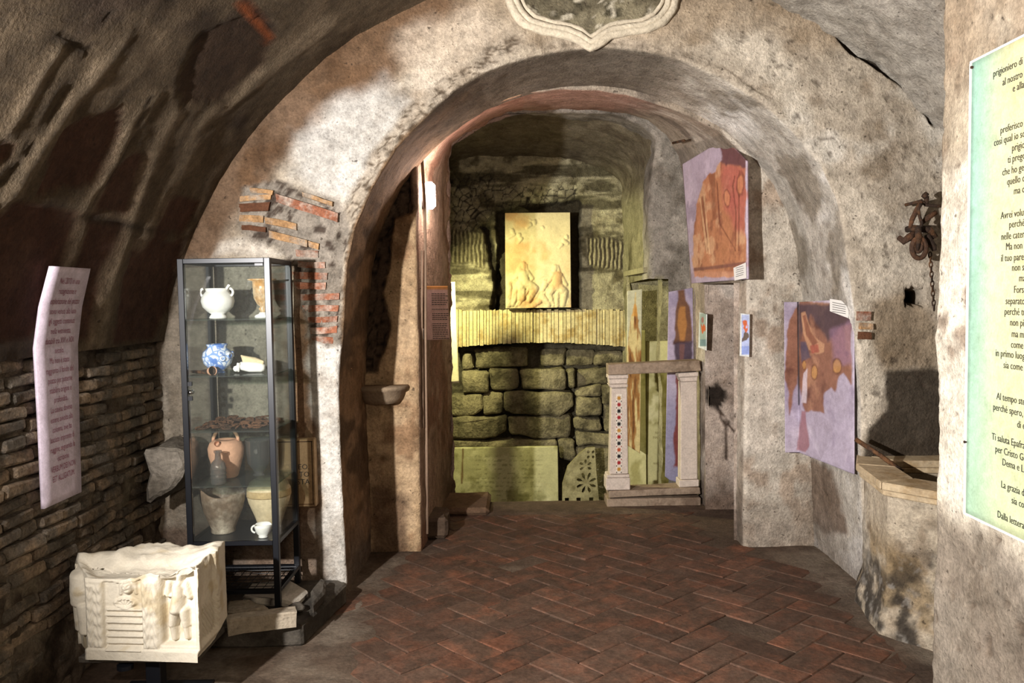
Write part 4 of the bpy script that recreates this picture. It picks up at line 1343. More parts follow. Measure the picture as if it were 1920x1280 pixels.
    P[..., :2] += (c0 - P[..., :2]) * (under * .10)[..., None] * (SEG >= 2)[..., None]
    crest = .018 * fbm(base * np.array([1, 1, 0]), 14, 3, 306) + np.where(seg == 1, .028 * sst(.55, .95, loc), 0)[:, None] + np.where(seg == 2, .03, 0)[:, None] - np.where(seg == 0, .0, 0)[:, None] + np.where((seg >= 3), .030, 0)[:, None]
    P[..., 2] += crest * sst(.6, 1, T)
    rows = [P[:, j] for j in range(nv)]
    top = P[:, -1]
    def zf(p):
        rear = (p[:, 1] - 2.86) / .33
        x_ = (p[:, 0] - pts[1][0]) / (pts[2][0] - pts[1][0])
        q_ = p * np.array([1, 1, 0])
        cr = .040 * sst(.38, .62, rear) * (.75 + .5 * np.exp(-((x_ - .12) / .09) ** 2) + .25 * sst(.55, .9, x_)) + .016 * fbm(q_, 16, 4, 309) * sst(.1, .5, rear)
        return zt - .006 - .012 * np.exp(-((rear - .28) / .14) ** 2) + cr + .018 * sst(.72, .95, x_)
    for k in range(1, 25):
        s = k / 24
        r_ = top.copy()
        r_[:, :2] = top[:, :2] + (c0 - top[:, :2]) * s * .999
        w_ = sst(0, .22, np.full(len(top), s))
        r_[:, 2] = top[:, 2] * (1 - w_) + zf(r_) * w_
        rows.append(r_)
    G_ = np.stack(rows, 1)
    me_col = np.broadcast_to(lin('#d3cab8'), G_.shape).copy()
    me_col = mixc(me_col, lin('#b9a784'), .7 * sst(.15, .5, fbm(G_, 12, 4, 311)))
    o = sheet('block', G_, me_col, mineral('carved_marble_surface', None, .12, 24, 0, .25, 110, .6, spec=.3), t, closed=True)
    return t, zb

sc_root, sc_zb = sculpture()
def stand():
    z = sc_zb
    t = thing('iron_stand', 'black iron stand with grey board under the carved marble', 'stand', (-1.26, 3.0, 0))
    roughen(MB().span((-1.575, 2.90, z - .026), (-1.14, 3.16, z - .002)).build('board', M_['dark_stone'], t, False, .004), .003, 14, 2, 3)
    for x_ in (at(290, 1260, Y=2.95)[0], -1.14):
        pass
    x_ = at(291, 1260, Y=2.95)[0]
    MB().span((x_ - .027, 2.93, .012), (x_ + .027, 2.985, z - .026)).build('post', M_['black_metal'], t, False, .003)
    MB().span((x_ - .16, 2.85, 0.0), (x_ + .16, 3.1, .012)).build('foot_plate', M_['black_metal'], t)
    MB().tube([(at(235, 1250, Y=2.9)[0], 2.90, z - .030), (at(235, 1250, Y=2.9)[0], 2.90, z - .045)], .028, 16).build('clamp', M_['black_metal'], t)
stand()

# ---------------------------------------------------------------- curved text sheet on the left wall
def left_sign():
    key = []
    for (lx, ly), (rx, ry), X_ in (((83, 955), (153, 921), -1.668), ((76, 800), (149, 780), -1.668), ((68, 660), (146, 640), -1.664), ((78, 580), (154, 570), -1.628), ((98, 497), (170, 505), -1.565)):
        l_, r_ = at(lx, ly, X=X_), at(rx, ry, X=X_)
        key.append(((l_[2] + r_[2]) / 2, X_, l_[1], r_[1]))
    K = np.array(key)
    def pos(u, z):      # u 0..1 from far-left edge to right edge
        x = np.interp(z, K[:, 0], K[:, 1]); a = np.interp(z, K[:, 0], K[:, 2]); b = np.interp(z, K[:, 0], K[:, 3])
        return np.array([x, a + (b - a) * u, z])
    t = thing('text_sheet', 'tall curved lilac sheet of red text on the left wall', 'sign', (-1.668, 3.1, .71))
    zz = np.unique(np.r_[np.linspace(K[0, 0], K[-1, 0], 40), K[:, 0]])
    P = np.array([[pos(u, z) for z in zz] for u in np.linspace(0, 1, 6)])[::-1]
    o = sheet('sheet', P, np.broadcast_to(lin('#cdbfce'), P.shape).copy(), M_['vcol'], t, back=(-.012, 0, 0))
    lines = ['Nel 2010 in una', 'ricognizione e', 'esplorazione del pozzo', 'sono venuti alla luce', 'gli oggetti contenuti', 'nella vetrinetta,', 'databili tra XVI e XIX', 'secolo.', 'Ma non è stato',
             'raggiunto il fondo del', 'pozzo per poterne', 'stabilire origine e', 'profondità.', 'La catena doveva', 'essere avvolta alla', 'colonna, ove ha', 'lasciato impronte di', 'ruggine, seguendo la', 'iscrizione', 'VERBUM DEI NON', 'EST ALLIGATUM.']
    for k, s in enumerate(lines):
        z = K[-1, 0] - .058 - k * (K[-1, 0] - K[0, 0] - .12) / 20.5
        text_mesh('text_line', s, .031, lambda u, v, z=z: pos(.52 + u / .27, z + v) + np.array([.002, 0, 0]), M_['ink_red'], t, xscale=.68)
left_sign()

# ---------------------------------------------------------------- green board on the right pillar
def right_board():
    Xb = 1.272
    a, b = at(1822, 119, X=Xb), at(1829, 969, X=Xb)
    y0, y1, z0, z1 = a[1] - .002, a[1] - .67, b[2], a[2]
    t = thing('text_board', 'pastel green board of black text on the right pillar', 'sign', (Xb, (y0 + y1) / 2, z0))
    Yg, Zg = np.meshgrid(np.linspace(y0, y1, 40), np.linspace(z0, z1, 60), indexing='ij')
    P = np.stack([np.full_like(Yg, Xb), Yg, Zg], -1)
    s = np.abs((Yg - (y0 + y1) / 2) / ((y0 - y1) / 2))
    c = mixc(np.broadcast_to(lin('#c4bf94'), P.shape).copy(), lin('#8db3a2'), sst(.35, 1.0, s))
    c = mixc(c, lin('#a3b998'), .5 * sst(z0 + .75, z0, Zg))
    sheet('panel', P, c, M_['vcol'], t, back=(.012, 0, 0))
    m = MB()
    for p, q in (((y0 + .006, z0 - .006), (y1 - .006, z0)), ((y0 + .006, z1), (y1 - .006, z1 + .006)), ((y0, z0), (y0 + .008, z1)), ((y1 - .008, z0), (y1, z1))):
        m.span((Xb - .003, p[0], p[1]), (Xb + .014, q[0], q[1]))
    m.build('border', M_['paper'], t)
    for yy, z_ in ((y0 - .004, z1 - .012), (y0 + .003, z0 + .20)):
        MB().tube([(Xb - .006, yy, z_), (Xb + .004, yy, z_)], .004, 8).build('nail', M_['dark_iron'], t)
    L = [(126, 'prigioniero di Cristo Gesù e il fratello Timoteo'), (150, 'al nostro caro collaboratore Filemone'), (170, 'e alla comunità che si raduna'), (190, 'nella tua casa.'),
         (240, 'preferisco pregarti in nome della carità,'), (260, 'così qual io sono, Paolo, vecchio, e ora anche'), (280, 'prigioniero per Cristo Gesù;'), (300, 'ti prego dunque per il mio figlio,'), (321, 'che ho generato in catene, Onesimo,'), (341, 'quello che un giorno ti fu inutile,'), (361, 'ma ora è utile a te e a me.'),
         (403, 'Avrei voluto trattenerlo presso di me'), (422, 'perché mi servisse in vece tua'), (443, 'nelle catene che porto per il vangelo.'), (463, 'Ma non ho voluto far nulla senza'), (484, 'il tuo parere, perché il bene che farai'), (503, 'non sapesse di costrizione,'), (523, 'ma fosse spontaneo.'), (544, 'Forse per questo è stato'), (565, 'separato da te per un momento'), (585, 'perché tu lo riavessi per sempre;'), (605, 'non più però come schiavo,'), (626, 'ma molto più che schiavo,'), (646, 'come un fratello carissimo'), (665, 'in primo luogo a me, ma quanto più a te,'), (686, 'sia come uomo, sia come fratello'), (707, 'nel Signore.'),
         (748, 'Al tempo stesso preparami un alloggio,'), (770, 'perché spero, grazie alle vostre preghiere,'), (792, 'di esservi restituito.'), (828, 'Ti saluta Epafra, mio compagno di prigionia'), (850, 'per Cristo Gesù, con Marco, Aristarco,'), (871, 'Dema e Luca, miei collaboratori.'), (914, 'La grazia del Signore Gesù Cristo'), (936, 'sia con il vostro spirito.'), (974, 'Dalla lettera di san Paolo a Filemone')]
    yc = (y0 + y1) / 2 + .012
    for y_, s in L:
        z = at(1893, y_, X=Xb)[2] - .007
        text_mesh('text_line', s, .0265, lambda u, v, z=z: (Xb - .0012, yc - u, z + v), M_['ink_black'], t, xscale=.87)
right_board()
# ---------------------------------------------------------------- relief panel in the end wall
def back_relief():
    Yp = 7.24
    t = thing('relief_panel', 'cream terracotta relief of two seated figures in the end wall', 'relief', (.1, Yp + .05, at(1008, 578, Y=Yp)[2]))
    k = lambda L: [(820 + x0 / 3.555, 280 + y0 / 3.555, r0 / 3.555, 820 + x1 / 3.555, 280 + y1 / 3.555, r1 / 3.555, 1) for x0, y0, r0, x1, y1, r1 in L]
    S = k([(572, 765, 20, 575, 785, 18), (560, 770, 14, 540, 800, 10), (590, 770, 12, 596, 800, 8), (555, 815, 26, 590, 830, 24), (570, 830, 34, 585, 880, 34), (600, 815, 16, 632, 860, 14), (632, 860, 13, 600, 900, 12),
           (545, 820, 16, 515, 860, 14), (515, 860, 12, 555, 880, 10), (590, 890, 34, 650, 925, 26), (650, 930, 24, 610, 1010, 16), (560, 900, 34, 560, 990, 26), (600, 940, 12, 545, 1035, 8), (530, 920, 20, 500, 1030, 20), (480, 900, 18, 475, 1030, 24), (575, 990, 10, 520, 1045, 8),
           (785, 785, 20, 782, 805, 18), (800, 780, 12, 812, 815, 12), (775, 835, 24, 815, 840, 22), (800, 845, 32, 800, 890, 30), (830, 850, 14, 858, 900, 12), (858, 900, 12, 815, 905, 10), (770, 845, 13, 740, 885, 11), (740, 885, 10, 710, 875, 8),
           (800, 905, 34, 850, 950, 24), (850, 955, 22, 840, 1035, 14), (780, 920, 26, 745, 960, 20), (745, 960, 18, 770, 1035, 12), (800, 950, 12, 800, 1040, 12), (700, 980, 22, 740, 1030, 20), (680, 1010, 20, 640, 1040, 16), (720, 900, 18, 700, 940, 14), (735, 930, 9, 690, 990, 8),
           (500, 540, 15, 502, 550, 14), (545, 570, 15, 545, 582, 13), (510, 565, 14, 470, 590, 10), (560, 595, 14, 540, 620, 12), (648, 480, 15, 648, 492, 14), (620, 500, 16, 598, 520, 12), (612, 465, 5, 630, 480, 6), (660, 478, 5, 676, 466, 5), (700, 518, 11, 706, 524, 10), (845, 610, 16, 868, 625, 12), (862, 580, 12, 864, 590, 11), (830, 635, 12, 812, 655, 8)])
    def rel(Q, P): return caps(Q, S) * .0030 + .008 * fbm(P, 26, 4, 401) * sst(500, 550, Q[..., 1]) + .004 * fbm(P, 9, 3, 402)
    def col(Q, P):
        c = np.broadcast_to(lin('#c4b68e'), P.shape).copy()
        c = mixc(c, lin('#c0925f'), .75 * sst(.05, .6, fbm(P, 5, 4, 403) + .3 * sst(470, 570, Q[..., 1])))
        return c
    px_sheet('panel', [(948, 578), (1071, 576)], [(947, 399), (1069, 398)], lambda a, b: at(a, b, Y=Yp), 100, 140, col, mineral('relief_terracotta', None, .15, 30, 0, .3, 90, .7), t, (0, .05, 0), rel)
back_relief()

def inscription():
    Yp = 7.20
    zb = -.55
    t = thing('marble_inscription', 'wide pale marble slab with worn lettering leaning below the stones', 'slab', (.0, Yp, -.66))
    zt = at(950, 838, Y=Yp)[2]
    x0, x1 = at(849, 850, Y=Yp)[0], at(1046, 850, Y=Yp)[0]
    X, Z = np.meshgrid(np.linspace(x0, x1, 120), np.linspace(-.66, zt, 80), indexing='ij')
    P = np.stack([X, np.full_like(X, Yp), Z], -1)
    c = varied(P, '#b5b183', '#cbc79a', '#8f8b5e', 5, 411)
    q = proj(P)
    ln = sst(.2, .7, np.sin(q[..., 1] * 2 * math.pi / 8.2)) * sst(.0, .3, fbm(P, 60, 2, 412)) * sst(880, 895, q[..., 0]) * sst(1030, 1000, q[..., 0]) * (q[..., 1] > 848)
    c = mixc(c, lin('#6f6c44'), .55 * ln)
    c = mixc(c, lin('#6b4a26'), .8 * nearline(q, P, [(868, 842), (866, 905)], 2.2, 1, 413))
    P[..., 1] += .004 * fbm(P, 6, 3, 414)
    sheet('slab', P, c, mineral('yellowed_marble', None, .2, 14, 0, .3, 80, .7), t, back=(0, .045, 0))
inscription()

def outline_plate(name, outer, holes, thick, mat, parent, mapf):
    """flat plate with pierced openings"""
    cu = bpy.data.curves.new(name, 'CURVE')
    cu.dimensions = '2D'
    cu.fill_mode = 'BOTH'
    cu.extrude = thick / 2
    for poly in [outer] + holes:
        s = cu.splines.new('POLY')
        s.points.add(len(poly) - 1)
        for p, (a, b) in zip(s.points, poly): p.co = (a, b, 0, 1)
        s.use_cyclic_u = True
    tmp = bpy.data.objects.new(name, cu)
    COL.objects.link(tmp)
    bpy.context.view_layer.update()
    me = bpy.data.meshes.new_from_object(tmp)
    bpy.data.objects.remove(tmp)
    for v in me.vertices: v.co = Vector(mapf(v.co.x, v.co.y, v.co.z))
    me.materials.clear()
    me.update()
    return link(name, me, mat, parent)

def rosette():
    Yp = 7.16
    c = at(1098, 905, Y=Yp)
    z0 = -.66
    t = thing('pierced_screen', 'pierced marble screen fragment with petal rosette in the pit', 'screen', (c[0], Yp, z0))
    k = Yp / FPX
    outer = [((px - 1098) * k, (905 - py) * k) for px, py in ((1052, 985), (1054, 905), (1064, 872), (1085, 850), (1100, 838), (1116, 836), (1118, 880), (1126, 985))]
    holes = []
    for (cx, cy, n, r0, r1) in ((1099, 904, 8, 5.5, 19), (1098, 872, 6, 4, 12), (1108, 850, 4, 3, 9)):
        for j in range(n):
            a = 2 * math.pi * (j + .5) / n
            w = 0.55 * math.pi / n
            pts = []
            for (rr, aa) in ((r0, a), (r1 * .7, a - w), (r1, a - w * .5), (r1 * 1.02, a), (r1, a + w * .5), (r1 * .7, a + w)):
                x, y = cx + rr * math.cos(aa), cy - rr * math.sin(aa) * 1.05
                pts.append(((x - 1098) * k, (905 - y) * k))
            if (cx, cy) == (1098, 872) and j in (4,): continue
            holes.append(pts)
    for xx in (1058, 1080, 1104): holes.append([((xx + a - 1098) * k, (905 - 932 - b) * k) for a, b in ((0, 0), (8, 0), (8, 9), (0, 9))])
    outline_plate('plate', outer, holes, .04, mineral('screen_marble', '#a09872', .3, 20, .2, .5, 70, .8, second='#7a7250', patch=.55), t, lambda x, y, z: (c[0] + x, Yp + z, c[2] + y))
rosette()

# ---------------------------------------------------------------- tall slabs and narrow fresco board in the pit alcove
def alcove_things():
    YA = 6.92
    t = thing('inscribed_slab', 'tall yellowed slab with small lettering behind the balustrade', 'slab', (1.2, YA, -.68))
    def slab(root, px0, px1, pt, seed, yy, capy=None):
        x0, x1 = at(px0, 700, Y=yy)[0], at(px1, 700, Y=yy)[0]
        zt = at((px0 + px1) / 2, pt, Y=yy)[2]
        X, Z = np.meshgrid(np.linspace(x0, x1, 40), np.linspace(-.68, zt, 90), indexing='ij')
        P = np.stack([X, np.full_like(X, yy), Z], -1)
        c = varied(P, '#c6c08c', '#d6d0a0', '#a39c66', 6, seed)
        edge = sst(.012, .006, X - x0)
        c = mixc(c, lin('#7d7448'), .6 * edge)
        sheet('slab', P, c, mineral('slab_marble_%d' % seed, None, .15, 18, 0, .2, 80, .7), root, back=(0, .03, 0))
        return x0, x1, zt
    x0, x1, zt = slab(t, 1212, 1257, 639, 421, YA)
    for s, y_, px in (('ANNVA L C', 795, 1240), ('IDEM IN', 804, 1243), ('NALEDOM', 813, 1240), ('INADMTTEA', 822, 1238), ('VINI', 851, 1243), ('VEN', 861, 1244), ('MMOTINA', 871, 1236), ('VOCLOTIES', 905, 1236)):
        p = at(px, y_, Y=YA)
        text_mesh('lettering', s, .030, lambda u, v, p=p: (p[0] + u, YA - .0015, p[2] + v), plain('worn_letters', '#8a8050', .9) if s == 'ANNVA L C' else bpy.data.materials['worn_letters'], t, xscale=.75)
    t2 = thing('plain_slab', 'narrow plain yellowed slab behind the wood brown fresco board', 'slab', (1.0, YA - .02, -.68))
    slab(t2, 1176, 1210.5, 619, 431, YA - .04)
    t3 = thing('fresco_board', 'narrow board with brown wooden spire fresco standing in the pit', 'board', (.95, 6.66, .1))
    Yb = 6.70
    def col(Q, P):
        c = np.broadcast_to(lin('#bdbaa0'), P.shape).copy()
        m = inside(Q, P, [(1174, 650), (1178, 625), (1184, 590), (1192, 548), (1196, 590), (1200, 630), (1204, 640), (1203, 860), (1174, 860)], 1.2, 3, 441, 14)
        g = fbm(P, 16, 4, 442, (3, 1, .35))
        b = mixc(np.broadcast_to(lin('#9c6f3e'), P.shape).copy(), lin('#d0bd86'), sst(0, .4, g))
        b = mixc(b, lin('#6b4526'), sst(.1, .45, -g) + .0)
        b = mixc(b, lin('#c98f3e'), .7 * inside(Q, P, [(1184, 570), (1194, 570), (1196, 592), (1184, 592)], 2, 2, 443))
        m3 = m[..., None]
        return c * (1 - m3) + b * m3
    px_sheet('board', [(1175, 834), (1200, 850)], [(1176, 545), (1204, 542)], lambda a, b: at(a, b, Y=Yb), 30, 120, col, M_['vcol'], t3, (0, .008, 0))
alcove_things()

# ---------------------------------------------------------------- balustrade
def balustrade():
    Yb = 5.66
    t = thing('marble_balustrade', 'small marble balustrade with mosaic pillar at the pit edge', 'balustrade', (.95, Yb, 0))
    A = lambda x, y: at(x, y, Y=Yb)
    w = mineral('balustrade_marble', '#c2b4a8', .22, 20, .15, .3, 80, .75)
    w2 = mineral('balustrade_rail_stone', '#93816f', .35, 16, .2, .5, 70, .8, second='#6f5d4e', patch=.56)
    def bar(nm, pts, mat, d0=0, d1=.11, parent=t, bev=.004):
        return MB().prism([A(*p) + np.array([0, d0, 0]) for p in pts], (0, d1 - d0, 0)).build(nm, mat, parent, False, bev)
    roughen(bar('top_rail', [(1140, 683), (1180, 681), (1311, 675), (1313, 695), (1180, 701), (1140, 703)], w2, -.02, .13), .004, 14, 3, 5)
    MB().span((A(1137, 930)[0], Yb - .04, 0.0), (A(1312, 930)[0], Yb + .15, A(1200, 932)[2])).build('kerb', w2, t, False, .006)
    roughen(bar('base_rail', [(1141, 919), (1311, 912), (1312, 924), (1141, 931)], w2, -.03, .14), .003, 14, 3, 6)
    p = bar('mosaic_pillar', [(1147, 728), (1176, 727), (1178, 888), (1143, 889)], w)
    bar('capital', [(1140, 703), (1178, 702), (1178, 709), (1140, 710)], w, -.012, .12)
    bar('capital', [(1142, 710.5), (1177, 709.5), (1176, 719), (1143, 720)], w, -.006, .115)
    bar('capital', [(1141, 720.5), (1177, 719.5), (1177, 726), (1145, 727)], w, -.010, .118)
    bar('pedestal', [(1138, 889.5), (1180, 888.5), (1180, 894), (1137, 895)], w, -.014, .12)
    bar('pedestal', [(1136, 895.5), (1181, 894.5), (1181, 917), (1136, 918)], w, -.018, .125)
    q = bar('plain_pillar', [(1277, 716), (1307, 715), (1308, 898), (1276, 899)], w, .0, .1)
    bar('capital', [(1272, 699), (1309, 697), (1309, 705), (1272, 707)], w, -.012, .11)
    bar('capital', [(1274, 707.5), (1308, 705.5), (1307, 714.5), (1277, 715.5)], w, -.005, .105)
    bar('pedestal', [(1273, 899.5), (1310, 898.5), (1310, 911), (1273, 913)], w, -.012, .11)
    # inlay: a strip of glass stars
    cols = {'r': plain('red_smalto', '#8e1f24', .3), 'k': plain('black_smalto', '#15161b', .3), 'g': plain('gold_smalto', '#a87a34', .3), 'o': plain('rust_smalto', '#a4492c', .3)}
    strip = bar('inlay_bed', [(1155, 739), (1166, 738.6), (1166, 886), (1155, 886.4)], plain('inlay_bed', '#cfc6b8', .7), -.002, .0, p, 0)
    seq = 'grkrkgrkokrg'
    for i, ch in enumerate(seq):
        cx, cy = 1160.5 - .1, 746 + i * 12.1
        m = MB()
        poly = []
        for k in range(16):
            r = 5.4 if k % 2 == 0 else 2.3
            a = math.pi * k / 8
            poly.append(A(cx + r * math.cos(a), cy + r * 1.06 * math.sin(a)) + np.array([0, -.0045, 0]))
        m.prism(poly, (0, .003, 0)).build('star_inlay', cols[ch], p)
        for dx, dy in ((-4.2, 6), (4.2, 6)):
            MB().prism([A(cx + dx + a, cy + dy + b) + np.array([0, -.004, 0]) for a, b in ((-1.3, 0), (0, -1.3), (1.3, 0), (0, 1.3))], (0, .002, 0)).build('tessera', cols['k' if ch != 'k' else 'r'], p)
balustrade()

def lilac_board():
    t = thing('lilac_board', 'lilac board with brown standing figure fresco behind the plain pillar', 'board', (1.17, 5.93, 0.0))
    Yb = 5.90
    def col(Q, P):
        c = varied(P, '#a79bb0', '#b3a8ba', '#8f859c', 4, 451)
        c = mixc(c, lin('#8a86a0'), sst(700, 800, Q[..., 1]))
        c = mixc(c, lin('#6a4a38'), inside(Q, P, [(1272, 545), (1282, 543), (1286, 560), (1292, 572), (1296, 600), (1298, 640), (1262, 645), (1268, 590)], 2, 3, 452, 12))
        c = mixc(c, lin('#a5733f'), .85 * inside(Q, P, [(1275, 575), (1284, 575), (1288, 610), (1284, 640), (1274, 640), (1270, 605)], 2, 2, 453, 12))
        c = mixc(c, lin('#33222f'), .9 * inside(Q, P, [(1262, 640), (1298, 640), (1297, 680), (1266, 680)], 3, 4, 454, 12))
        c = mixc(c, lin('#7b5650'), .7 * inside(Q, P, [(1274, 645), (1284, 645), (1282, 680), (1274, 680)], 2, 2, 455, 12))
        c = mixc(c, lin('#70332c'), .95 * inside(Q, P, [(1266, 690), (1277, 690), (1273, 760), (1280, 800), (1290, 880), (1262, 875), (1264, 820), (1268, 770)], 2, 4, 456, 12))
        return c
    px_sheet('board', [(1247, 893), (1256, 900), (1304, 912)], [(1254, 547), (1299, 539)], lambda a, b: at(a, b, Y=Yb), 40, 130, col, M_['vcol'], t, (0, .008, 0))
lilac_board()

# ---------------------------------------------------------------- big fresco board on the right wall
def wall_board():
    p0, p1 = np.array([1.285, 4.66]), np.array([1.175, 5.90])
    d = p1 - p0
    n = np.array([-d[1], d[0], 0]) / np.linalg.norm(d)
    pl = ((p0[0], p0[1], 0), n)
    A = lambda a, b: at(a, b, plane=pl)
    c0 = A(1350, 525)
    t = thing('wall_fresco', 'large lilac panel with orange saints fresco high on the right wall', 'board', tuple(c0))
    def col(Q, P):
        c = varied(P, '#afa0b0', '#baabba', '#9c8d9e', 5, 461)
        m = inside(Q, P, [(1302, 520), (1297, 490), (1300, 430), (1306, 385), (1316, 340), (1330, 326), (1342, 322), (1345, 305), (1352, 300), (1352, 268), (1372, 272), (1397, 300), (1399, 498), (1385, 520)], 1.5, 4, 462, 12)
        b = varied(P, '#b07858', '#c29674', '#94604a', 9, 463)
        b = mixc(b, lin('#ad5f58'), .75 * inside(Q, P, [(1352, 308), (1398, 312), (1400, 440), (1378, 430), (1362, 390)], 8, 8, 464, 8))
        b = mixc(b, lin('#5e4048'), .9 * inside(Q, P, [(1350, 262), (1400, 290), (1400, 312), (1362, 310), (1350, 302)], 3, 4, 465, 10))
        for pl_ in ([(1328, 328), (1340, 325), (1342, 352), (1334, 350)], [(1333, 350), (1341, 352), (1343, 410), (1336, 415)], [(1315, 370), (1320, 368), (1328, 470), (1322, 470)], [(1299, 390), (1306, 395), (1304, 440), (1298, 440)]):
            b = mixc(b, lin('#7d4a38'), .7 * inside(Q, P, pl_, 2, 3, 466, 10))
        for ln in ([(1313, 372), (1326, 475)], [(1320, 365), (1330, 475)], [(1386, 320), (1385, 470)], [(1378, 330), (1374, 350), (1380, 400), (1378, 470)], [(1344, 340), (1350, 420), (1380, 470)]):
            b = mixc(b, lin('#d8b48c') if ln[0][0] < 1325 else lin('#6b3a30'), .7 * nearline(Q, P, ln, 1.6, 1, 467))
        for cx, cy, rx, ry in ((1363, 372, 6, 15), (1388, 345, 7, 22)):
            rr = np.hypot((Q[..., 0] - cx) / rx, (Q[..., 1] - cy) / ry) + .5 * fbm(P, 9, 4, 469)
            b = mixc(b, lin('#c98f62'), .45 * sst(1.0, .85, rr))
            b = mixc(b, lin('#5f332a'), .5 * sst(.22, .08, np.abs(rr - 1)))
        b = mixc(b, lin('#7a4f48'), .9 * nearline(Q, P, [(1302, 505), (1350, 500), (1399, 493)], 4.5, .6, 468))
        b = mixc(b, lin('#c48f76'), .6 * sst(506, 512, Q[..., 1]))
        m = m[..., None]
        return c * (1 - m) + b * m
    px_sheet('panel', [(1296, 531), (1401, 523)], [(1279, 308), (1352, 264), (1378, 279), (1399, 302)], A, 90, 150, col, M_['vcol'], t, tuple(-n * -0.012 if n[0] > 0 else -n * .012))
    q = [A(x, y) + n * (.004 if n[0] < 0 else -.004) for x, y in ((1377, 502), (1400, 492), (1401, 521), (1379, 526))]
    l = MB().prism(q, tuple(n * (.002 if n[0] < 0 else -.002))).build('caption_card', M_['paper'], t)
    m = MB()
    for k in range(5):
        a, b = 1382 + (k % 2), 505 + k * 4 - 3
        m.prism([A(x, y) + n * (.0075 if n[0] < 0 else -.0075) for x, y in ((a, b), (a + 14, b - 4), (a + 14, b - 3.2), (a, b + .8))], tuple(n * .0003))
    m.build('caption_lines', M_['ink_black'], l)
wall_board()

# ---------------------------------------------------------------- folded fresco board on the arch reveal
def reveal_board():
    yA = 4.655
    e0 = at(1498, 700, Y=yA)[:2]
    e1 = at(1600, 700, Y=4.03)[:2]
    d = e1 - e0
    n = np.array([-d[1], d[0], 0]) / np.linalg.norm(d)
    if n[0] > 0: n = -n
    def A(a, b):
        return at(a, b, Y=yA) if a < 1498 else at(a, b, plane=((e0[0], e0[1], 0), n))
    t = thing('folded_fresco', 'folded lilac panel with boat and halos fresco beside the well', 'board', tuple(A(1540, 860)))
    def col(Q, P):
        c = varied(P, '#aba0b2', '#bab0bf', '#93879b', 4, 471)
        m = inside(Q, P, [(1478, 600), (1492, 575), (1500, 564), (1597, 572), (1596, 720), (1582, 700), (1572, 705), (1566, 735), (1558, 725), (1548, 735), (1546, 775), (1530, 770), (1512, 770), (1505, 760), (1496, 700), (1480, 780), (1474, 700)], 2, 5, 472, 9)
        b = varied(P, '#8a6150', '#a57a62', '#6b473c', 6, 473)
        b = mixc(b, lin('#4d3f45'), .9 * inside(Q, P, [(1496, 570), (1597, 572), (1594, 606), (1570, 615), (1552, 640), (1545, 625), (1520, 590), (1500, 640)], 4, 4, 474, 9))
        b = mixc(b, lin('#8e7088'), .6 * inside(Q, P, [(1560, 620), (1598, 600), (1598, 680), (1560, 690)], 6, 6, 475, 8))
        m = m[..., None]
        c = c * (1 - m) + b * m
        boat = inside(Q, P, [(1502, 586), (1510, 584), (1516, 605), (1526, 630), (1546, 645), (1545, 660), (1530, 664), (1516, 655), (1506, 625)], 1.2, 1, 476, 10)
        c = mixc(c, lin('#b58a6c'), boat)
        c = mixc(c, lin('#7a4a3c'), .8 * inside(Q, P, [(1505, 592), (1510, 590), (1520, 622), (1534, 642), (1524, 648), (1512, 628)], 1, 1, 477, 10))
        c = mixc(c, lin('#9c4a42'), .75 * inside(Q, P, [(1518, 648), (1534, 645), (1536, 660), (1522, 662)], 1, 1, 478, 10))
        c = mixc(c, lin('#454a62'), .7 * inside(Q, P, [(1500, 640), (1512, 640), (1520, 670), (1502, 680)], 2, 2, 479, 10))
        c = mixc(c, lin('#231f26'), .9 * nearline(Q, P, [(1496, 566), (1497, 640), (1498, 758)], 2.2, .4, 480))
        c = mixc(c, lin('#cfc3cc'), .8 * inside(Q, P, [(1506, 700), (1514, 690), (1512, 755), (1502, 755)], 1, 1, 481, 10))
        for cx, cy, rx, ry in ((1527, 698, 6, 14), (1570, 686, 9, 15), (1508, 684, 4, 9)):
            rr = np.hypot((Q[..., 0] - cx) / rx, (Q[..., 1] - cy) / ry) + .3 * fbm(P, 9, 4, 470)
            c = mixc(c, lin('#b98a52'), .7 * sst(1.0, .85, rr))
            c = mixc(c, lin('#6b4432'), .7 * sst(.2, .05, np.abs(rr - 1)))
        c = mixc(c, lin('#8d5a5e'), .8 * inside(Q, P, [(1503, 770), (1511, 770), (1513, 800), (1518, 835), (1510, 848), (1495, 842), (1498, 805)], 2, 3, 482, 9))
        return c
    px_sheet('panel', [(1472, 848), (1498, 848), (1601, 889)], [(1470, 566), (1498, 566), (1601, 560)], A, 90, 150, col, M_['vcol'], t, (.008, .006, 0))
    q = [A(x, y) + n * .004 for x, y in ((1558, 560), (1592, 565), (1592, 596), (1558, 583))]
    l = MB().prism(q, tuple(n * .002)).build('caption_card', M_['paper'], t)
    m = MB()
    for k in range(5):
        b = 566 + k * 4.3
        m.prism([A(x, y) + n * .0065 for x, y in ((1563, b), (1588, b + 5 - .2 * k), (1588, b + 6 - .2 * k), (1563, b + 1))], tuple(n * .0003))
    m.build('caption_lines', M_['ink_black'], l)
reveal_board()

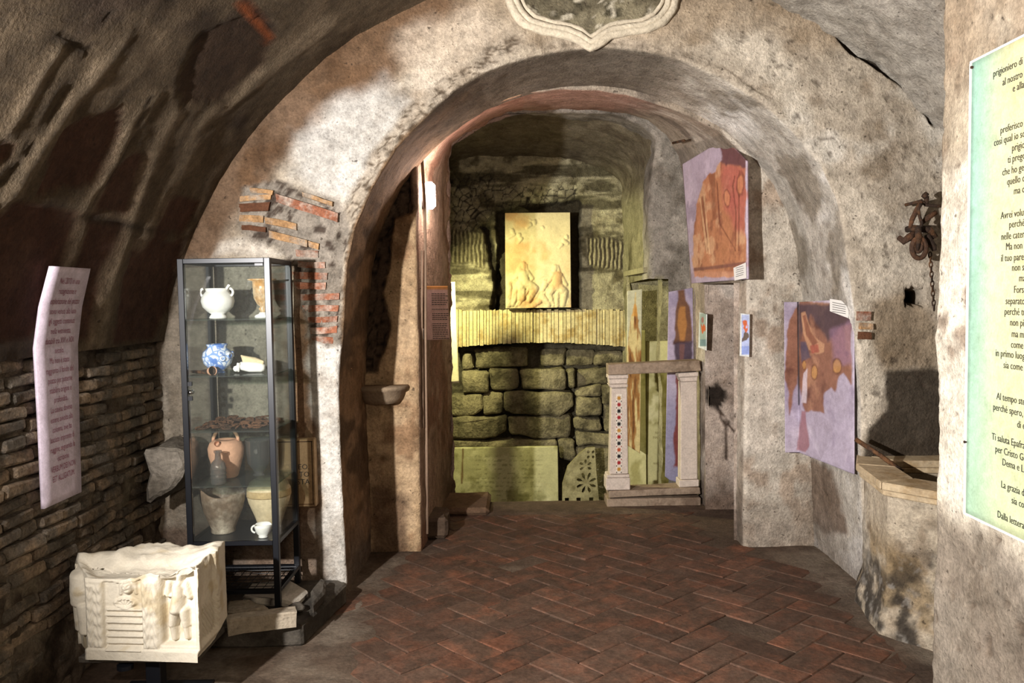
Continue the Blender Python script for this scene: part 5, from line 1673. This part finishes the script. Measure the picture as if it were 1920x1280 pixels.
# ---------------------------------------------------------------- two small posters by the niche
def small_poster(name, label, quad, A, bg, low, seed, n):
    t = thing(name, label, 'poster', tuple(A(*quad[0])))
    (ax, ay), (bx, by), (cx, cy), (dx, dy) = quad       # bottom left, bottom right, top right, top left
    def col(Q, P):
        u = (Q[..., 0] - dx) / (cx - dx); v = (Q[..., 1] - dy) / (ay - dy)
        c = np.broadcast_to(lin('#dfe3e0'), P.shape).copy()
        c = mixc(c, lin(bg), sst(.06, .12, u) * sst(.97, .9, u) * sst(.02, .05, v) * sst(.99, .96, v))
        c = mixc(c, lin('#d0652c'), .95 * sst(.9, .7, np.hypot((u - .5) / .32, (v - (.26 if seed % 2 else .48)) / .14) + .7 * fbm(P, 40, 2, seed)))
        c = mixc(c, lin('#a8665a'), .8 * sst(.9, .7, np.hypot((u - .45) / .22, (v - (.48 if seed % 2 else .22)) / .11)) * (seed % 2 == 0))
        c = mixc(c, lin('#5f4a26'), .9 * sst(.9, .7, np.hypot((u - .5) / .34, (v - .52) / .2) + .7 * fbm(P, 40, 2, seed + 2)) * (seed % 2))
        c = mixc(c, lin(low), .9 * sst(.76, .78, v) * sst(.98, .95, v) * sst(.06, .12, u) * sst(.97, .9, u))
        return c
    px_sheet('poster', [quad[0], quad[1]], [quad[3], quad[2]], A, 24, 50, col, M_['vcol'], t, n)
small_poster('small_poster', 'small grey green poster with orange picture left of the wall niche', [(1309, 651), (1324, 657), (1325, 589), (1311, 585)],
             lambda a, b: at(a, b, plane=((1.258, 5.72, 0), (-1, -.05, 0))), '#9db0a4', '#6d8a8e', 490, (.004, 0, 0))
small_poster('small_poster', 'small blue poster with orange and brown picture right of the niche', [(1387, 667), (1405, 669), (1406, 589), (1389, 587)],
             lambda a, b: at(a, b, Y=4.672), '#b4bfe4', '#93a5e0', 491, (0, .004, 0))

# ---------------------------------------------------------------- left reveal: lamp, conduit, placards
def reveal_things():
    YL = 4.96
    b0 = at(789, 366, Y=YL)
    t = thing('wall_lamp', 'glowing white bulkhead lamp on the left inner reveal', 'lamp', tuple(b0))
    zt, zb = at(796, 340, Y=YL)[2], at(796, 393, Y=YL)[2]
    x0, x1 = at(786, 366, Y=YL)[0], at(795, 366, Y=YL)[0]
    MB().span((x0 - .03, YL - .045, zb), (x1, YL + .045, zt)).build('back_box', M_['black_metal'], t, False, .006)
    xg = at(816, 366, Y=YL)[0]
    m = MB()
    o = m.box((0, 0, 0), (xg - x1, .075, (zt - zb) * .95)).build('globe', plain('lamp_opal', '#fff3ea', .3, 0, 9.0), t, True, .018)
    o.data.transform(Matrix.Translation(((x1 + xg) / 2, YL, (zt + zb) / 2)))
    l = lamp('wall_lamp_light', 'POINT', (xg + .05, YL, (zt + zb) / 2), 19, (1.0, .80, .70), .05)
    # conduit and switch
    Yc = 4.80
    A = lambda x, y: at(x, y, Y=Yc)
    t2 = thing('cable_conduit', 'thin painted conduit running down the left inner reveal', 'conduit', (A(797, 900)[0], Yc, 0.02))
    g = mineral('conduit_paint', '#8d7663', .2, 20, 0, .2)
    pts = [A(790, 300), A(795, 380), A(796, 470), A(796, 620), A(798, 800), A(800, 1000)]
    pts = [p + np.array([.004, 0, 0]) for p in pts]
    MB().tube(pts, .009, 8).build('pipe', g, t2, True)
    MB().tube([p + np.array([-.016, -.03, 0]) for p in pts[2:5]], .006, 8).build('pipe', g, t2, True)
    t3 = thing('switch_box', 'small tan switch box with white key on the reveal corner', 'switch', tuple(A(789, 637)))
    MB().prism([A(780, 616), A(791, 616), A(791, 637), A(780, 637)], (0, .05, 0)).build('box', mineral('switch_tan', '#a08a70', .1, 20), t3, False, .004)
    MB().prism([A(791.5, 616), A(797, 618), A(797, 635), A(791.5, 637)], (0, .045, 0)).build('key', M_['paper'], t3, False, .004)
    h = A(786, 541)
    o = MB().tube([h + np.array([-.03, 0, 0]), h, h + np.array([.016, 0, .003]), h + np.array([.020, 0, .022])], .004, 6).build('iron_hook', M_['dark_iron'], None, True)
    props(o, 'small bent iron hook above the switch box', 'hook')
    # pink placard
    e0, e1 = at(797, 600, Y=4.86)[:2], at(843, 600, Y=5.22)[:2]
    d = e1 - e0
    n = np.array([d[1], -d[0], 0]) / np.linalg.norm(d)
    if n[1] > 0: n = -n
    B = lambda a, b: at(a, b, plane=((e0[0], e0[1], 0), n))
    t4 = thing('pink_placard', 'small pink text placard hanging on the left reveal', 'placard', tuple(B(820, 637)))
    def col(Q, P):
        c = np.broadcast_to(lin('#c3a09c'), P.shape).copy()
        return mixc(c, lin('#c78a50'), sst(543, 541.5, Q[..., 1]))
    px_sheet('card', [(800, 638), (844, 636)], [(796.5, 536), (840, 536)], B, 20, 50, col, M_['vcol'], t4, tuple(-n * .006))
    for a0, a1, step in ((550, 573, 4.0), (579, 581, 4), (587, 600, 3.6), (606, 634, 3.9)):
        m = MB()
        y = a0
        while y < a1:
            x_ = 809 + (y - 550) * .03
            w = 24 + (hash(int(y * 7)) % 5)
            k = 0
            xx = x_
            while xx < x_ + w:
                wl = 2.2 + (int(xx * 13 + y * 7) % 4) * .8
                m.prism([B(a, b) + n * .001 for a, b in ((xx, y), (xx + wl, y), (xx + wl, y + 1.3), (xx, y + 1.3))], tuple(n * .0004))
                xx += wl + .9
            y += step
        m.build('text_block', M_['ink_black'], t4)['kind'] = 'stuff'
    o = px_sheet('yellow_card', [(843, 719), (861, 718)], [(838, 530), (853, 528)], lambda a, b: at(a, b, Y=6.62), 8, 40, lambda Q, P: np.broadcast_to(lin('#efe6bd'), P.shape).copy(), M_['vcol'], None, (0, .008, 0))
    props(o, 'tall blank cream card strongly lit beside the pink placard', 'card')
    # stone bracket on the left pier
    A2 = lambda x, y, yy: at(x, y, Y=yy)
    t5 = thing('stone_bracket', 'small half round stone bracket shelf on the left pier', 'bracket', (-.72, 4.69, at(720, 760, Y=4.69)[2]))
    c = A2(716, 735, 4.69)
    rx, ry = .150, .17
    zt = at(716, 727, Y=4.53)[2]
    def ring(k, z): return [(c[0] + rx * k * math.cos(a), 4.70 - ry * k * math.sin(a), z) for a in np.linspace(0, math.pi, 22)]
    rows = [ring(1.0, zt), ring(1.03, zt - .008), ring(1.0, zt - .022), ring(.9, zt - .030), ring(.8, zt - .07), ring(.66, zt - .10)]
    m = MB()
    v = [p for r_ in rows for p in r_]
    f = [(i * 22 + k, i * 22 + k + 1, (i + 1) * 22 + k + 1, (i + 1) * 22 + k) for i in range(5) for k in range(21)]
    f += [tuple(range(21, -1, -1)), tuple(5 * 22 + k for k in range(22))]
    f += [tuple([i * 22 + 21, i * 22, (i + 1) * 22, (i + 1) * 22 + 21]) for i in range(5)]
    m.add(v, f)
    o = m.build('bracket', mineral('bracket_stone', '#8d7b66', .3, 16, .2, .4), t5, True)
    o = MB().tube([at(1262, 268, Y=5.5), at(1283, 263, Y=5.3)], .008, 7).build('iron_spike', M_['dark_iron'], None, True)
    props(o, 'black iron spike driven into the inner arch', 'spike')
    # broken ledge at the foot of the reveal
    o = MB().span((-.52, 5.45, 0.0), (-.17, 5.90, .055)).build('stone_ledge', mineral('ledge_stone', '#66503e', .4, 14, .2, .7), None, False, .02)
    roughen(o, .012, 8, 3, 12)
    props(o, 'low broken stone ledge at the foot of the left reveal', 'ledge')
    o = MB().span((-.545, 4.93, 0.0), (-.41, 5.2, .13)).build('stone_block', mineral('ledge_block_stone', '#4f4034', .4, 14, .2, .7), None, False, .02)
    roughen(o, .012, 8, 3, 13)
    props(o, 'dark stone block on the floor below the pink placard', 'block')
reveal_things()

# ---------------------------------------------------------------- stucco cartouche above the arch
def cartouche():
    p = [(951, -62), (955, 0), (965, 25), (985, 46), (1020, 58), (1060, 64), (1085, 74), (1108, 90), (1125, 80), (1145, 66), (1180, 58), (1215, 54), (1245, 40), (1262, 18), (1268, -10), (1268, -62)]
    st = mineral('stucco', '#c3b7a2', .35, 18, .3, .6, 80)
    t = thing('stucco_cartouche', 'moulded stucco frame of a faded painting over the arch', 'moulding', tuple(at(1108, 90, Y=Y1 - .03)))
    def path(k, dy):
        c = np.array([1110, -62])
        q = resample([(c[0] + (x - c[0]) * k, c[1] + (y - c[1]) * k) for x, y in p], 60)
        return [at(a, b, Y=Y1 - dy) for a, b in q]
    MB().tube(path(1.0, .012), .022, 8).build('outer_moulding', st, t, True)
    MB().tube(path(.93, .018), .016, 8).build('moulding', st, t, True)
    MB().tube(path(.86, .012), .012, 8).build('inner_moulding', st, t, True)
    for ch in t.children: roughen(ch, .004, 20, 0, 3)
    q = resample([(1110 + (x - 1110) * .85, -62 + (y + 62) * .85) for x, y in p], 60)
    b = np.stack([np.linspace(q[0][0], q[-1][0], 60), np.full(60, -62.0)], -1)
    Q = np.stack([q + (b - q) * s for s in np.linspace(0, 1, 40)], 1)
    P = np.array([[at(a, c_, Y=Y1 - .020) for a, c_ in row] for row in Q])
    c = varied(P, '#6b6350', '#8d846c', '#3f3a2c', 9, 501)
    c = mixc(c, lin('#b9b09c'), sst(.32, .42, fbm(P, 22, 4, 502)))
    P[..., 1] += .006 * fbm(P, 12, 3, 503)
    sheet('painted_field', P, c, M_['plaster'], t)
cartouche()

# ---------------------------------------------------------------- well
def well():
    V = [(1.70, 4.06), (1.60, 3.83), (1.545, 3.45), (1.70, 3.25), (1.98, 3.17), (2.26, 3.27), (2.38, 3.55), (2.34, 3.86), (2.15, 4.0)]
    zr = .655
    t = thing('stone_well', 'mouldy plastered well with octagonal marble rim against the wall', 'well', (1.95, 3.62, 0))
    V = np.array(V)
    c0 = np.array([1.98, 3.62])
    def ins(k): return c0 + (V - c0) * k
    # parapet
    body = ins(.92)
    ring = np.concatenate([resample([body[i], body[(i + 1) % len(V)]], 34)[:-1] for i in range(len(V))])
    zs = np.linspace(-.01, zr - .055, 70)
    P = np.stack([np.repeat(ring[:, 0:1], 70, 1), np.repeat(ring[:, 1:2], 70, 1), np.repeat(zs[None], len(ring), 0)], -1)
    n = P.copy(); n[..., :2] -= c0; n[..., 2] = 0
    n /= np.linalg.norm(n, axis=-1, keepdims=True)
    flare = .035 * sst(.22, 0, P[..., 2]) ** 2
    h = .012 * fbm(P, 4, 4, 511) + .004 * fbm(P, 18, 3, 512) + flare
    c = varied(P, '#b3a692', '#cdc2b0', '#8e7f6c', 5, 513)
    q = proj(P)
    c = mixc(c, lin('#6d594c'), .9 * inside(q, P, [(1500, 860), (1560, 875), (1590, 930), (1585, 1010), (1540, 1010), (1520, 960)], 10, 16, 514, 7))
    c = mixc(c, lin('#8b7450'), .7 * sst(.0, .35, fbm(P, 5, 4, 515)) * sst(.5, .3, P[..., 2]))
    mould = sst(.46, .16, P[..., 2] + .2 * fbm(P, 6, 5, 516)) * sst(-.45, .1, fbm(P, 13, 5, 517))
    c = mixc(c, lin('#2f2a26'), .9 * mould)
    c = mixc(c, lin('#9a948c'), .6 * mould * sst(.2, .4, fbm(P, 34, 3, 518)))
    sheet('parapet', P + n * h[..., None], c, M_['plaster'], t, closed=True)
    # rim: one marble slab for every side, two steps
    mr = mineral('rim_marble', '#b3a083', .3, 16, .2, .3, 80, .7, second='#927a58', patch=.57)
    O, I, O2 = ins(1.0), ins(.60), ins(.965)
    for i in range(len(V)):
        j = (i + 1) % len(V)
        a, b, c_, d = O[i], O[j], I[j], I[i]
        g = .003
        def sh(p, q_): 
            e = (q_ - p) / np.linalg.norm(q_ - p)
            return p + e * g
        poly = [(*sh(a, b), zr - .034), (*sh(b, a), zr - .034), (*sh(c_, d), zr - .034), (*sh(d, c_), zr - .034)]
        s = MB().prism(poly, (0, 0, .034)).build('rim_slab', mr, t, False, .005)
        poly = [(*O2[i], zr - .06), (*O2[j], zr - .06), (*I[j], zr - .06), (*I[i], zr - .06)]
        MB().prism(poly, (0, 0, .0255)).build('rim_step', mr, s, False, .004)
    # shaft
    m = MB()
    n_ = len(V)
    v = [(*I[i], zr - .06) for i in range(n_)] + [(*(c0 + (I[i] - c0) * .98), .03) for i in range(n_)]
    m.add(v, [(i, (i + 1) % n_, n_ + (i + 1) % n_, n_ + i) for i in range(n_)] + [tuple(range(n_, 2 * n_))])
    m.build('shaft', mineral('shaft_stone', '#8f8371', .35, 12, .2, .6), t)
well()
A_ = lambda x, y, yy: at(x, y, Y=yy)
o = MB().tube([A_(1604, 823, 3.9), A_(1650, 853, 3.82), A_(1692, 884, 3.74)], .011, 8).build('iron_rod', M_['dark_iron'], None, True)
props(o, 'dark iron rod leaning from the lilac panel into the well', 'rod')

# ---------------------------------------------------------------- iron pulley on the wall above the well
def pulley():
    Yp = 3.90
    A = lambda x, y, d=0: at(x, y, Y=Yp + d)
    t = thing('iron_pulley', 'rusty iron bracket with hook and pulley wheel above the well', 'pulley', tuple(A(1725, 440, .08)))
    I = M_['dark_iron']
    MB().tube([A(1737, 382, .09), A(1737, 380), A(1737, 368)], [.010, .010, .012], 8).build('spike', I, t, True)
    MB().tube([A(1737, 368), A(1732, 364)], .016, 8).build('spike_head', I, t, True)
    MB().tube([A(1698, 384, .05), A(1715, 380), A(1728, 376), A(1735, 384), A(1757, 386), A(1775, 386)], .008, 7).build('bar', I, t, True)
    MB().tube([A(1727, 378), A(1718, 395), A(1710, 412), A(1706, 428)], [.010, .012, .012, .008], 8).build('strap', M_['rust'], t, True)
    MB().tube([A(1755, 398), A(1740, 408), A(1728, 418)], [.012, .013, .010], 8).build('strap', M_['rust'], t, True)
    MB().tube([A(1727, 382, -.02), A(1722, 392, -.02), A(1724, 405, -.02), A(1728, 418, -.02), A(1726, 430, -.02)], .008, 8).build('shackle', I, t, True)
    for k, (cx, cy, rx, ry, r) in enumerate(((1723, 465, 13, 19, .012), (1721, 460, 7, 12, .010))):
        ring = [A(cx + rx * math.cos(a), cy + ry * math.sin(a), -.03) for a in np.linspace(0, 2 * math.pi, 25)[:-1]]
        MB().tube(ring, r, 7, closed=True).build('wheel' if k == 0 else 'wheel_hub', M_['rust'], t, True)
    MB().tube([A(1722, 425, -.03), A(1722, 445, -.03), A(1719, 470, -.03)], [.014, .017, .010], 8).build('wheel_block', I, t, True)
    rr = random.Random(4)
    MB().tube([A(1685, 445, .02), A(1694, 452), A(1706, 444), A(1714, 436)], [.012, .018, .018, .012], 8).build('cheek', M_['rust'], t, True)
    MB().tube([A(1700, 430, .03), A(1712, 428, .0), A(1742, 430, .0), A(1754, 445, .0)], [.015, .016, .018, .014], 8).build('cheek', I, t, True)
    MB().tube([A(1738, 440), A(1744, 456), A(1750, 462), A(1752, 470)], [.014, .02, .016, .010], 8).build('cheek', I, t, True)
    t2 = thing('hanging_chain', 'thin rusty chain hanging from the pulley beside the pillar', 'chain', tuple(A(1747, 480)))
    y = 478
    k = 0
    while y < 580:
        x = 1744 + (y - 478) * .075
        ax = (3.0, 6.0) if k % 2 == 0 else (.8, 6.0)
        ring = [A(x + ax[0] * math.cos(a), y + ax[1] * math.sin(a), .006 * math.cos(a) * (k % 2)) for a in np.linspace(0, 2 * math.pi, 11)[:-1]]
        MB().tube(ring, .0032, 5, closed=True).build('link', I, t2, True)
        y += 9.0
        k += 1
pulley()
settle()
bpy.context.view_layer.update()
